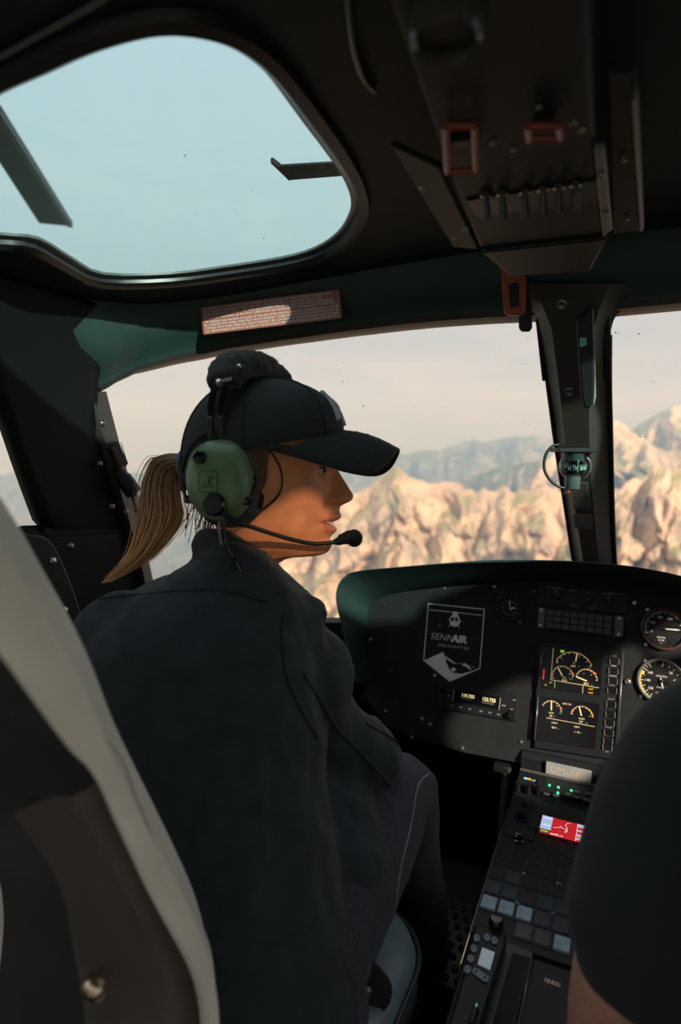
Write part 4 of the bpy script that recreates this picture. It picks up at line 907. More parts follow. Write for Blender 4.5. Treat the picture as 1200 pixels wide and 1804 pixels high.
for x, y, z in ((1059, 308, ZB - .006), (1068, 377, ZB - .006), (801, 418, ZF - .006), (745, 330, ZF - .006), (1105, 385, ZF - .006), (1098, 280, ZF - .006), (820, 402, ZB - .002)):
    inst(scrd, 'screw', dn(Q(x, y, z)), oc).scale = (1.1,) * 3
# red guarded switches, row of toggles
for i, q in enumerate((((785, 222), (836, 222), (838, 300), (788, 303)), ((930, 222), (985, 222), (987, 243), (932, 246)))):
    p = [Q(x, y, ZB - .012) for x, y in q]; t_ = MB(); c = np.mean(p, axis=0)
    for a, b in zip(p, p[1:] + p[:1]): t_.tube([a, b], .003, 8)
    t_.build('red_guard', M('guard_red', (.20, .025, .015), .4), oc); MB().box((c[0], c[1], ZB - .004), (.016, .012, .008)).build('guarded_switch', m_plastic, oc, bevel=.001)
for x, y in ((856, 340), (885, 338), (925, 335), (957, 330), (985, 326), (1015, 322)):
    p = Q(x, y, ZB - .001); MB().tube([p, p + np.array([0, .004, -.010]), p + np.array([.0, .010, -.022])], [.003, .0035, .0045], 10).build('toggle_switch', M('toggle_grey', (.045, .043, .042), .3), oc); MB().lathe([(.006, 0), (.006, .003), (.004, .004)], dn(p), 6).build('toggle_nut', m_dsteel, oc)
MB().box(tuple(Q(945, 350, ZB - .001)), (.13, .05, .003)).build('switch_plate', m_plastic, oc, bevel=.001)
for x, y in ((870, 250), (905, 262), (1010, 215), (1025, 228), (950, 190)): inst(scrd, 'screw', dn(Q(x, y, ZB)), oc)
plate('front_beam', [Q(848, 437, ZB), Q(1072, 412, ZB), Q(1040, 470, ZB - .01), Q(900, 480, ZB - .01)], m_plastic, oc, .012, .003)
plate('front_rib', [Q(898, 481, ZB - .012), Q(1046, 464, ZB - .012), Q(1046, 468, ZB - .012), Q(898, 485, ZB - .012)], MATS['console_side_grey'], oc, .004)
# round air vent
t = thing('air_vent', at(790, 50, z=1.25), 'round air outlet on the overhead console at the top edge', 'vent')
vf = Fr(at(788, 40, z=ZB - .006), (1, 0, 0), (0, -1, 0), (0, 0, -1)); rv = 66 * proj(vf.o)[2] / FPX
MB().lathe([(rv * 1.05, -.012), (rv * 1.05, .004), (rv * .95, .012), (rv * .80, .010), (rv * .74, .0)], vf, 36, cap=False).build('outlet_ring', M('vent_ring', (.05, .047, .044), .2), t)
MB().lathe([(0, .002), (rv * .76, .0)], vf, 30).build('outlet_core', m_gloss, t)
for k in range(-2, 3): MB().box((0, k * rv * .26, .004), (rv * 1.4 * math.sqrt(1 - (k * .26 / .8) ** 2), .003, .006), vf).build('vent_slat', m_plastic, t)
# red emergency handle with dark arm
t = thing('red_handle', at(908, 490, y=.98), 'red emergency handle hanging at the console front', 'handle')
g = Fr(at(908, 520, y=.98), (1, .15, 0), (0, -.12, .99))
MB().prism([g.px(x, y) for x, y in ((881, 455), (915, 452), (928, 495), (926, 550), (922, 556), (893, 556), (888, 550))][::-1], g, -.006, .008).build('handle_body', M('handle_red', (.40, .06, .03), .45), t, bevel=.003)
MB().prism([g.px(x, y, .008) for x, y in ((896, 500), (914, 498), (915, 540), (899, 542))][::-1], g, .007, .009).build('handle_label', m_plastic, t, bevel=.0006)
MB().prism([g.px(x, y) for x, y in ((913, 470), (926, 468), (937, 540), (938, 575), (934, 583), (918, 583), (914, 576))][::-1], g, -.026, -.008).build('handle_arm', m_plastic, t, bevel=.003)
# french / english placard on the header
pc = [hit_plan(x, y, [p + plan_in(0)[:2] * 0 for p in [q - np.array([0, .068]) for q in PLAN]]) for x, y in ((353, 541), (598, 513), (603, 557), (358, 590))]
pf_ = Fr(np.mean(pc, axis=0), (pc[1] - pc[0]) + (pc[2] - pc[3]), (pc[0] - pc[3]) + (pc[1] - pc[2])); pw = np.linalg.norm(pc[1] - pc[0]); ph = np.linalg.norm(pc[0] - pc[3])
t = thing('warning_placard', pf_.p(0, -ph / 2), 'red placard of small white print on the header beam', 'placard')
MB().prism(rrect(pw, ph, .002), pf_, -.0010, .0006).build('placard_sheet', M('placard_red', (.34, .085, .055), .5), t, smooth=0)
rows = ['LES REPERES ET PLAQUETTES INDICATRICES INSTALLES SUR CET HELICOPTERE CONTIENNENT', 'QUI DOIVENT ETRE RESPECTEES LORS DE L\'UTILISATION DE CE GIRAVION. LES AUTRES', 'QUI DOIVENT ETRE RESPECTEES LORS DE L\'UTILISATION DE CE GIRAVION, SONT CONTENUES', 'DE VOL DU GIRAVION. LA SECTION "LIMITATION DE NAVIGABILITE" DU MANUEL D\'ENTRETIEN',
        'THE MARKINGS AND PLACARDS INSTALLED ON THIS HELICOPTER CONTAIN OPERATING LIMITATIONS WHICH MUST BE', 'BE COMPLIED WITH WHEN OPERATING THIS ROTORCRAFT. OTHER OPERATING LIMITATIONS WHICH MUST BE', 'COMPLIED WITH WHEN OPERATING THIS ROTORCRAFT ARE CONTAINED IN THE ROTORCRAFT FLIGHT MANUAL.', 'THE "AIRWORTHINESS LIMITATIONS" SECTION OF THE ROTORCRAFT MAINTENANCE MANUAL MUST BE COMPLIED WITH.']
for k, s_ in enumerate(rows):
    text(s_, pf_, -pw / 2 + .004, ph / 2 - ph * (k + .85 + (.25 if k > 3 else 0)) / 8.9, ph * .115, m_print, 'placard_print', t, 'LEFT', h=.0007, sx=.98, ext=.0001, maxw=pw - .008)
# seams and fittings of the roof lining
sm = MB().tube(catmull([onroof(-40, 108) - UPZ * .006, onroof(60, 52) - UPZ * .006, onroof(160, -5) - UPZ * .006, onroof(260, -70) - UPZ * .006], 6), .0022, 8).build('trim_2', M('seam_grey', (.09, .10, .10), .3)); tag(sm, 'thin roof seam strip above the roof window', kind='structure')
sm = MB().tube(catmull([onroof(612, -30) - UPZ * .006, onroof(622, 60) - UPZ * .008, onroof(640, 120) - UPZ * .008, onroof(660, 148) - UPZ * .006], 6), .0028, 8).build('roof_cable', M('seam_teal_grey', (.055, .065, .065), .3)); tag(sm, 'thin dark cable curving down the roof lining', 'cable')
# A-pillar fittings
t = thing('hinge_block', at(205, 800, x=-.74), 'dark ribbed block clipped to the windscreen frame', 'block')
g = Fr(at(205, 798, x=-.735), (0, 1, 0), (0, 0, 1)); q = [g.px(x, y) for x, y in ((193, 790), (205, 777), (222, 815), (218, 824), (205, 826))]
MB().prism(q[::-1], g, -.012, .006).build('block_body', m_trim, t, bevel=.002)
for k in range(4): MB().line(g, np.array(g.px(196 + k * 4, 788 - k * 3)), np.array(g.px(208 + k * 4, 824 - k * 2)), .0008, .0066).build('rib', m_rubber, t, solid=.001)
t = thing('door_strut', at(228, 850, x=-.74), 'dark cylinder strut below the clipped block', 'strut')
a = at(205, 826, x=-.735); b = at(236, 868, x=-.72); MB().tube([a, a * .7 + b * .3, a * .6 + b * .4, b], [.012, .012, .015, .015], 16).build('strut_body', m_plastic, t); MB().tube([b, at(246, 905, x=-.70)], .007, 12).build('strut_rod', m_dsteel, t)
sg = Fr(at(222, 905, x=-.745), (0, 1, 0), (0, 0, 1))
text('CAUTION', sg.sub(0, 0, 0, -1.25), 0, 0, .008, m_printg, 'frame_lettering', pf, h=.012)
# left door: rounded inner top, latch, handle
wl = bpy.data.objects['wall_left']
dr = thing('door_panel', at(60, 1100, x=-.74), 'dark rounded door panel with a chrome latch by the left seat', 'door panel')
DXF = Fr((-.712, .5, .7), (0, 1, 0), (0, 0, 1))
q = catmull([DXF.px(x, y) for x, y in ((-160, 941), (0, 938), (50, 940), (76, 948), (100, 985), (135, 1080), (180, 1250), (215, 1450))], 4)
q = [tuple(p) for p in q] + [DXF.px(215, 1700), DXF.px(-160, 1700)]
MB().prism(q[::-1], DXF, -.008, .012).build('door_lining', m_plastic, dr, bevel=.004, seg=3)
MB().tube(catmull([DXF.p(*DXF.px(x, y, .02), .02) for x, y in ((18, 992), (34, 988), (48, 996), (64, 1030), (86, 1090), (110, 1150))], 5), .004, 10).build('pull_handle', M('chrome_pull', (.55, .52, .50), .18, metal=1.), dr)
lf = DXF.sub(*DXF.px(101, 1090, .02), .014, .25); MB().tube([lf.p(-.012, -.004, .004), lf.p(.010, .003, .004)], [.009, .009], 16).build('latch_sleeve', M('white_sleeve', (.60, .66, .68), .3), dr); MB().ell(lf.p(.016, .006, .004), (.006, .006, .006), 12, 8).build('latch_ball', m_steel, dr); MB().ell(lf.p(-.022, -.007, .002), (.005, .005, .005), 12, 8).build('latch_ball', m_steel, dr)
inst(boltmesh, 'bolt', DXF.sub(*DXF.px(93, 988, .012), .012), dr); inst(boltdark, 'bolt', DXF.sub(*DXF.px(134, 963, .012), .0), dr)
# ================================================================== OUTSIDE: rotor blade and step bracket seen through the roof window
bl = thing('main_rotor', at(-300, 60, z=2.4), 'dark main rotor blade seen through the roof window', 'rotor')
bp = [at(x, y, z=2.15) for x, y in ((-500, -560), (-140, -120), (0, 185), (128, 392), (68, 386), (0, 280), (-230, -60), (-620, -520))]
bf = Fr(bp[3], bp[2] - bp[3], bp[4] - bp[3])
pts = [((p - bf.o) @ bf.ex, (p - bf.o) @ bf.ey) for p in bp]
MB().prism(pts, Fr(bf.o, bf.ex, bf.ey, bf.n), 0, .022).build('blade_skin', M('blade_dark_green', (.004, .007, .007), .45), bl, bevel=.006)
MB().prism([tuple(np.array(pts[i])) for i in (2, 3)] + [tuple(np.array(pts[3]) * .85 + np.array(pts[4]) * .15), tuple(np.array(pts[2]) * .85 + np.array(pts[5]) * .15)], bf, -.004, .026).build('leading_edge', M('blade_edge', (.008, .012, .012), .3), bl)
t = thing('outside_bracket', at(550, 300, z=1.40), 'black bent bracket outside the roof window', 'bracket')
bq = [at(x, y, z=1.42) for x, y in ((492, 294), (660, 284), (660, 306), (509, 318))]
f_ = Fr(bq[0], bq[1] - bq[0], bq[3] - bq[0]); MB().prism([((p - f_.o) @ f_.ex, (p - f_.o) @ f_.ey) for p in bq], f_, 0, .004).build('bracket_bar', m_panel, t, bevel=.001)
bq = [at(x, y, z=1.42) for x, y in ((477, 286), (481, 285), (494, 295), (510, 318))]
MB().prism([((p - f_.o) @ f_.ex, (p - f_.o) @ f_.ey) for p in bq], f_, -.001, .006).build('bracket_lip', m_panel, t)
bq = [at(x, y, z=1.42) for x, y in ((648, 286), (658, 304))]; c_ = (bq[0] + bq[1]) / 2; zr_ = zroof(c_[0], c_[1])
MB().box((c_[0], c_[1], (1.424 + zr_) / 2), (.014, .014, 1.424 - zr_)).build('bracket_foot', m_panel, t)
# specks of dirt on the glass
sk = MB()
for x, y, r in ((326, 279, 4), (445, 341, 2), (415, 373, 2), (345, 381, 2), (465, 423, 4), (375, 456, 2), (550, 230, 3), (556, 243, 2), (560, 248, 2), (536, 218, 3)):
    p = onroof(x, y) + UPZ * .003; sk.ell(p, (r * .0004, r * .0003, .0004), 8, 4)
for x, y, r in ((640, 715, 4), (604, 672, 3), (605, 638, 2), (729, 718, 2), (757, 572, 2), (918, 640, 2), (925, 642, 2), (930, 597, 2), (1085, 586, 3), (1126, 588, 3), (1090, 588, 2), (1128, 770, 3), (1134, 778, 2), (1150, 672, 2), (1080, 622, 2), (1100, 890, 2)):
    i = int(np.clip(round(np.interp(x, [150, 1010, 1300], [10, 45, 66])), 8, 82)); p = hit_plan(x, y, [q - plan_in(0)[:2] * 0 + np.array([0, (1.22 - 1) * .35 + .02 + (y - 570) * .0006]) for q in PLAN]); sk.ell(p, (r * .00045, .0003, r * .0004), 8, 4)
tag(sk.build('glass_specks', M('dirt_speck', (.05, .05, .05), .8)), 'tiny dark specks of dirt on the panes', 'dirt', kind='stuff')
# ================================================================== PEOPLE: shared helpers
def remesh(mb, voxel, smooth_it, name):
    """one continuous surface out of overlapping closed lofts"""
    o = bpy.data.objects.new(name, mb.mesh(name, None, 0)); COL.objects.link(o)
    r = o.modifiers.new('r', 'REMESH'); r.mode = 'VOXEL'; r.voxel_size = voxel
    if smooth_it:
        sm_ = o.modifiers.new('s', 'SMOOTH'); sm_.factor = .5; sm_.iterations = smooth_it
    dg = bpy.context.evaluated_depsgraph_get(); me = bpy.data.meshes.new_from_object(o.evaluated_get(dg)); bpy.data.objects.remove(o)
    me.name = name; return me
def mobj(me, name, mat, parent, label=None):
    me.materials.clear(); me.materials.append(mat); me.shade_smooth()
    o = bpy.data.objects.new(name, me); COL.objects.link(o); put(o, parent)
    if label: o['label'] = label
    return o
def folds(me, amp, sc, seed, stretch=(1, 1, 1), fine=.25, where=None):
    me.update(); nv = len(me.vertices); co = np.empty(nv * 3, np.float32); no = np.empty(nv * 3, np.float32)
    me.vertices.foreach_get('co', co); me.vertex_normals.foreach_get('vector', no); co = co.reshape(-1, 3); no = no.reshape(-1, 3); ds = np.empty(nv)
    for k in range(nv):
        p = co[k]; q = Vector((p[0] * sc * stretch[0] + seed, p[1] * sc * stretch[1], p[2] * sc * stretch[2]))
        d = (mnoise.ridged_multi_fractal(q, 1., 2.1, 3, 1., 2.) - 1.0) * amp + mnoise.fractal(q * 3.1, 1., 2., 3) * amp * fine
        ds[k] = d * (where(p) if where else 1)
    co = co + no * ds[:, None]; me.vertices.foreach_set('co', co.astype(np.float32).ravel()); me.update()
def esec(c, ax, ay, rx, ry, n=28, pw=1.0):
    c = np.array(c); out = []
    for k in range(n):
        a = 2 * math.pi * k / n; cs, sn = math.cos(a), math.sin(a)
        cs = math.copysign(abs(cs) ** pw, cs); sn = math.copysign(abs(sn) ** pw, sn); out.append(c + ax * cs * rx + ay * sn * ry)
    return out
def ctube(mb, pts, rad, n=20, sub=6):
    P = catmull(pts, sub); R = np.interp(np.linspace(0, len(rad) - 1, len(P)), range(len(rad)), rad); 
    e0 = P[0] - nrm(P[1] - P[0]) * R[0] * .6; e1 = P[-1] + nrm(P[-1] - P[-2]) * R[-1] * .6
    return mb.tube([e0] + list(P) + [e1], [R[0] * .55] + list(R) + [R[-1] * .55], n)
def hand(mb, wrist, fwd, up, s=1., curl=.6, thumb=1):
    """palm and five separate bent fingers, thumb leaving the side of the palm"""
    fwd = nrm(fwd); side = nrm(np.cross(fwd, up)) * thumb; up = nrm(np.cross(np.cross(fwd, up), fwd)); w = np.array(wrist, float)
    secs = []
    for t, hw, ht in ((-.02, .024, .018), (.0, .026, .018), (.03, .036, .016), (.06, .041, .0145), (.085, .040, .013), (.092, .034, .009)):
        secs.append(esec(w + fwd * t * s, side, up, hw * s, ht * s, 18))
    mb.loft(secs)
    for k, (off, ln) in enumerate(((-.030, .074), (-.010, .083), (.011, .077), (.031, .060))):
        p = w + (fwd * .078 - side * off * -1) * s; d = fwd.copy(); pts = [p]; a = 0
        for q in (.45, .32, .23):
            a += curl * (.55 if q == .45 else .9); d = fwd * math.cos(a) - up * math.sin(a); p = p + d * ln * q * s; pts.append(p)
        mb.tube(catmull(pts, 4), [.0095 * s] * 5 + [.0088 * s] * 4 + [.0080 * s] * 3 + [.005 * s], 10)
    p = w + (fwd * .022 - side * -.0 + side * -.030) * s; pts = [p]
    for q, a in ((.036, .75), (.032, .45), (.026, .2)):
        p = p + (fwd * math.cos(a) - side * math.sin(a) - up * curl * .35) * q * s; pts.append(p)
    mb.tube(catmull(pts, 4), [.012 * s] * 5 + [.0105 * s] * 4 + [.009 * s] * 3 + [.005 * s], 10)
m_skin = M('skin', (.76, .28, .125), .42, spec=.35, var=.10, vscale=60, bump=.10, bscale=900, sss=.15)
m_skin2 = M('skin_forearm', (.58, .31, .22), .5, spec=.3, var=.10, vscale=60, sss=.1)
m_lip = M('lip', (.58, .16, .10), .38, var=.08)
m_jacket = M('navy_jacket_cloth', (.022, .033, .039), .85, var=.2, vscale=45, bump=.35, bscale=700, sheen=.12)
m_denim = M('dark_denim', (.034, .041, .052), .85, var=.7, vscale=650, bump=.5, bscale=1400, sheen=.1)
m_cap = M('black_cap_cotton', (.017, .020, .020), .80, var=.15, vscale=300, bump=.35, bscale=1500, sheen=.08)

# ================================================================== THE WOMAN
AL = math.radians(10)
HU = RIGHT * math.cos(AL) - FWD * math.sin(AL); HV = -(RIGHT * math.sin(AL) + FWD * math.cos(AL)); HW = -DOWN
HS = .83 / FPX; H0 = at(470, 850, d=.83)
def HP(x, y, c=0.):
    """head coordinates: x, y of the profile as seen in the photograph, c = distance from the mid plane towards us, all in units of HS"""
    return H0 + (HU * (x - 470) + HW * (850 - y) + HV * c) * HS
wo = thing('person', (-.36, .55, .38), 'woman in dark jacket and cap looking right, headset on', 'person')
# ---- head: stacked sections of the profile, features raised on top
prof = [(684, 470, 440, 6), (690, 500, 415, 34), (700, 535, 385, 56), (720, 560, 357, 80), (750, 578, 340, 96), (780, 587, 332, 104), (800, 590, 331, 106), (820, 592, 334, 104), (833, 589, 338, 101), (850, 586, 343, 98), (873, 585, 352, 95), (890, 586, 362, 91), (905, 585, 370, 87), (921, 582, 378, 83), (935, 579, 384, 78), (948, 576, 389, 72), (958, 576, 392, 66), (967, 573, 394, 58), (974, 566, 395, 50), (978.5, 552, 395, 46), (981, 520, 395, 50), (986, 500, 394, 53), (1000, 479, 392, 54), (1020, 470, 388, 55), (1050, 468, 375, 62), (1085, 470, 360, 80)]
extra = [(820, 592), (826, 596), (833, 599.5), (842, 605), (850, 610), (858, 615), (866, 620), (871, 623.5), (875, 624.5), (879, 623.5), (883, 620), (886, 614), (888.5, 608), (892, 602), (898, 600.3), (903, 601), (906, 603), (911, 603), (914, 600), (917, 595), (921, 587), (924.5, 588), (928, 593.5), (932, 596), (936, 594), (940, 589), (945, 584), (949, 584), (954, 586), (960, 586.5), (967, 583.5), (973, 577), (977, 566), (979, 552), (981, 520)]
sig = [(820, 16), (833, 7), (850, 8.5), (866, 11), (875, 12), (885, 13), (892, 12), (900, 15), (911, 20), (921, 24), (932, 19), (940, 17), (948, 20), (960, 24), (975, 26), (981, 26)]
ys = list(np.linspace(684, 820, 30)) + list(np.arange(822, 984, 1.5)) + list(np.linspace(985, 1085, 16))
th = np.linspace(-1, 1, 121)
ANG = [math.pi * (abs(t) ** 1.35) * math.copysign(1, t) for t in th[:-1]]      # denser around the face
PY = [p[0] for p in prof]; ef_ = lambda y, k: float(np.interp(y, PY, [p[k] for p in prof]))
G = []; fmask = {}
def gs(x, s): return math.exp(-(x / s) ** 2)
for i, y in enumerate(ys):
    f, b, hw = ef_(y, 1), ef_(y, 2), ef_(y, 3); ac = b + (f - b) * .46; row = []
    ex_ = max(0., float(np.interp(y, [p[0] for p in extra], [p[1] for p in extra], left=0, right=0)) - f) if 820 <= y <= 981 else 0
    sg = float(np.interp(y, [p[0] for p in sig], [p[1] for p in sig]))
    for j, a in enumerate(ANG):
        cs, sn = math.cos(a), math.sin(a)
        pw = 1.0 if cs < 0 else .92 + .13 * min(1, max(0, y - 890) / 70)
        x = ac + ((f - ac) * abs(cs) ** pw if cs > 0 else -(ac - b) * abs(cs)); c = hw * math.copysign(abs(sn) ** (.95), sn)
        if cs > 0:
            x += ex_ * gs(c, sg) ** (.9)
            ac_ = abs(c)
            x -= 9.0 * gs(ac_ - 33, 15) * gs(y - 834, 10)                      # eye socket
            x += 3.5 * gs(ac_ - 36, 22) * gs(y - 817, 7)                       # brow
            x += 3.0 * gs(ac_ - 52, 20) * gs(y - 868, 18)                      # cheekbone
            c += math.copysign(3.5, c) * gs(ac_ - 72, 25) * gs(y - 862, 20)
            c += math.copysign(4.0, c) * gs(ac_ - 13, 8) * gs(y - 880, 7); x += 8.0 * gs(ac_ - 14, 7) * gs(y - 880, 7)                      # nostril wing
            x -= 5.0 * gs(ac_ - 8, 4) * gs(y - 889, 2.6)                       # nostril
            x -= 6.5 * gs(ac_ - 25, 6) * gs(y - 890, 9)                        # crease beside the nose
            x -= 6.5 * gs(y - 920.5, 2.6) * (1 if ac_ < 22 else gs(ac_ - 22, 6)) # parted lips
            x -= 2.5 * gs(ac_ - 31, 6) * gs(y - 921, 7)                        # corner of the mouth
            x -= 2.0 * gs(ac_ - 46, 14) * gs(y - 925, 20)
        row.append(HP(x, y, c)); fmask[(i, j)] = (y, c, cs)
    G.append(row)
head_mb = MB().grid(G, closeu=True); head_mb.f.append(tuple(range(len(ANG)))[::-1])
# torso core, arms and legs under the clothes; hands
def BP(px, py, d): return at(px, py, d=d)
shL, shR = BP(165, 1112, .765), BP(540, 1112, .82); LAT = nrm(shR - shL); LAT = nrm(LAT - UPZ * LAT[2]); DEP = nrm(np.cross(UPZ, LAT))
tors = [(418, 1005, .81, 48, .045), (390, 1045, .81, 110, .065), (365, 1090, .80, 170, .08), (358, 1160, .79, 185, .09), (358, 1260, .78, 175, .09), (372, 1420, .76, 168, .095), (395, 1570, .745, 175, .10), (420, 1720, .735, 185, .11), (432, 1830, .73, 170, .10)]
head_mb.loft([esec(BP(x, y, d), LAT, DEP, hw * d / FPX, hd, 24) for x, y, d, hw, hd in tors])
wrR = BP(652, 1345, .965); wrL = BP(420, 1360, .98)
arm_bits = MB(); kneeR = BP(700, 1392, .965); kneeL = np.array([-.42, .86, .49]); hipR = BP(520, 1690, .74); hipL = hipR + np.array([-.20, .0, .0]); ankR = np.array([-.21, 1.02, .10]); ankL = np.array([-.43, .99, .10])
elR = BP(648, 1325, .865); elL = BP(140, 1360, .70)
ctube(head_mb, [BP(530, 1120, .83), BP(585, 1250, .855), BP(640, 1328, .885), BP(668, 1338, .92), wrR], [.03, .03, .028, .026, .02], 16); ctube(head_mb, [BP(250, 1100, .79), BP(205, 1150, .775), BP(180, 1240, .745), BP(175, 1360, .72), BP(270, 1390, .83), wrL], [.028, .028, .028, .028, .026, .02], 16)
for hp_, kn_, an_ in ((hipR, kneeR, ankR), (hipL, kneeL, ankL)): ctube(head_mb, [hp_, (hp_ + kn_) / 2 + UPZ * .01, kn_, (kn_ + an_) / 2, an_], [.055, .05, .04, .036, .028], 16)
hand(head_mb, wrR, np.array([-.55, .75, -.15]), UPZ, .92, .5, -1); hand(head_mb, wrL, np.array([.0, .12, .02]), UPZ, .92, .5, 1)
me = head_mb.mesh('body', None, 0); me.materials.append(m_skin); me.materials.append(m_lip); me.shade_smooth()
body = bpy.data.objects.new('body', me); COL.objects.link(body); put(body, wo)
for pl in me.polygons:
    c = pl.center; d = np.array(c) - H0; x = d @ HU / HS + 470; y = 850 - d @ HW / HS; cc = d @ HV / HS
    if x > 560 and 903.5 < y < 938 and abs(cc) < 30 - abs(y - 921) * .55 and x < 640: pl.material_index = 1
# eyes
m_eye = M('eye_white', (.55, .48, .44), .15, var=.03); m_iris = M('eye_iris', (.06, .035, .02), .1)
for s in (1, -1):
    c = HP(570.5, 833.5, 33 * s); r = 11.5 * HS; e = MB().ell(c, (r, r, r), 18, 12).build('eye', m_eye, body)
    d = nrm(HU + HV * s * .18); MB().lathe([(0, r * 1.04), (r * .42, r * .98), (r * .5, r * .88)], Fr(c, np.cross(UPZ, d), UPZ, d), 18).build('iris', m_iris, e)
    MB().lathe([(0, r * 1.055), (r * .2, r * 1.035)], Fr(c, np.cross(UPZ, d), UPZ, d), 12).build('pupil', m_gloss, e)
    for nm, z0, z1, ro in (('upper_eyelid', .42, 1.3, 1.12), ('lower_eyelid', -1.3, -.42, 1.09)):
        rows = []
        for k in range(7):
            el_ = z0 + (z1 - z0) * k / 6; rows.append([c + (HU * math.cos(el_) * math.cos(az) + HV * math.cos(el_) * math.sin(az) + HW * math.sin(el_)) * r * (ro - .06 * abs(az / 1.5)) for az in np.linspace(-1.5, 1.5, 15)])
        MB().grid(rows).build(nm, m_skin, body, solid=.0012)
    MB().tube([c + (HU * math.cos(.42) * math.cos(az) + HV * math.cos(.42) * math.sin(az) + HW * math.sin(.42)) * r * 1.16 for az in np.linspace(-1.25, 1.25, 13)], .0009, 6).build('eyelashes', m_gloss, body)
    MB().tube(catmull([HP(590, 817, 14 * s), HP(586, 811, 30 * s), HP(574, 812, 52 * s), HP(560, 820, 66 * s)], 5), [.0016] * 8 + [.0024] * 5 + [.001] * 3, 8).build('eyebrow', M('brow_hair', (.05, .03, .02), .7), body)
for k in range(-3, 4): MB().box((0, 0, 0), (3.2 * HS, 5.6 * HS, 4.4 * HS), Fr(HP(586.5 - abs(k) * 1.6, 917.8, k * 5.6), HU, HV, HW)).build('tooth', M('tooth_enamel', (.72, .68, .62), .25), body, bevel=.0006)
# ---- cap
cap = MB(); G = []
for i in range(15):
    ph_ = math.radians(90 * i / 14); rr = math.cos(ph_) ** .82; hh_ = math.sin(ph_) ** .95; row = []
    for k in range(72):
        a = 2 * math.pi * k / 72; x = 462 + (146 if math.cos(a) > 0 else 147) * math.cos(a) * rr; c = 113 * math.sin(a) * rr
        base_y = 797 - 26 * math.cos(a) * (1 if math.cos(a) > 0 else .9) + 8 * math.sin(a) ** 2; y = base_y + (670 - base_y) * hh_
        crease = 1.6 * gs((math.degrees(a) + 180) % 60 - 30 + 30, 3.) if False else 0
        row.append(HP(x + (0 if rr > .1 else 0), y, c))
    G.append(row)
crown = MB().grid(G, closeu=True); crown_o = crown.build('cap_crown', m_cap, wo, smooth=60, label='black six panel cap crown'); crown_o.modifiers.new('t', 'SOLIDIFY').thickness = .002
for k in range(6):
    a = math.radians(30 + 60 * k); pts = []
    for i in range(14):
        ph_ = math.radians(90 * i / 14); rr = math.cos(ph_) ** .82; hh_ = math.sin(ph_) ** .95; by = 797 - 26 * math.cos(a) * (1 if math.cos(a) > 0 else .9) + 8 * math.sin(a) ** 2
        pts.append(HP(462 + 147.5 * math.cos(a) * rr, by + (669 - by) * hh_, 114 * math.sin(a) * rr))
    MB().tube(pts, .0012, 6).build('cap_seam', m_cap, crown_o)
MB().ell(HP(462, 668), (.007, .007, .004), 12, 8).build('cap_button', m_cap, crown_o)
ou = [(-1, (508, 803, -100)), (-.8, (590, 826, -94)), (-.6, (650, 836, -80)), (-.42, (680, 826, -64)), (-.2, (698, 806, -32)), (0, (703, 797, 0)), (.2, (698, 808, 32)), (.42, (680, 832, 64)), (.6, (652, 842, 80)), (.8, (592, 829, 94)), (1, (508, 804, 100))]
ro = [(-1, (506, 803, -108)), (-.8, (548, 796, -92)), (-.6, (574, 786, -73)), (-.42, (592, 777, -52)), (-.2, (604, 768, -26)), (0, (607, 763, 0)), (.2, (604, 768, 26)), (.42, (592, 777, 52)), (.6, (574, 786, 73)), (.8, (548, 796, 92)), (1, (506, 803, 108))]
O_ = catmull([p for _, p in ou], 5); R_o = catmull([p for _, p in ro], 5)
G = [[HP(*(np.array(r) * (1 - t) + np.array(o_) * t + np.array([0, -7 * math.sin(math.pi * t), 0]))) for r, o_ in zip(R_o, O_)] for t in np.linspace(-.06, 1, 10)]
brim_o = MB().grid(G).build('cap_brim', m_cap, wo, smooth=60, solid=.0035)
for t in (.25, .45, .65, .83, .97): MB().tube([HP(*(np.array(r) * (1 - t) + np.array(o_) * t + np.array([0, -7 * math.sin(math.pi * t) - 2.6, 0]))) for r, o_ in zip(R_o, O_)], .0007, 5).build('brim_stitching', m_cap, brim_o)
# embroidered emblem on the cap front, seen edge-on
def crownpt(a, t, off=2.5):
    a = math.radians(a); ph_ = math.radians(90 * t); rr = math.cos(ph_) ** .82; hh_ = math.sin(ph_) ** .95; by = 797 - 26 * math.cos(a) + 8 * math.sin(a) ** 2
    return HP(462 + (146 + off) * math.cos(a) * rr, by + (670 - off - by) * hh_, (113 + off) * math.sin(a) * rr)
m_emb = M('pale_thread', (.50, .52, .53), .6, bump=.4, bscale=1500)
for pts in ([(14, .14), (13, .25), (11, .38), (8, .5)], [(-12, .14), (-12, .3), (-10, .5)], [(-10, .5), (0, .33), (13, .16)], [(14, .5), (6, .36), (0, .3), (-6, .36), (-14, .5)], [(0, .3), (0, .1)]):
    MB().tube(catmull([crownpt(a, t) for a, t in pts], 6), .0028, 8).build('emblem_stroke', m_emb, crown_o)
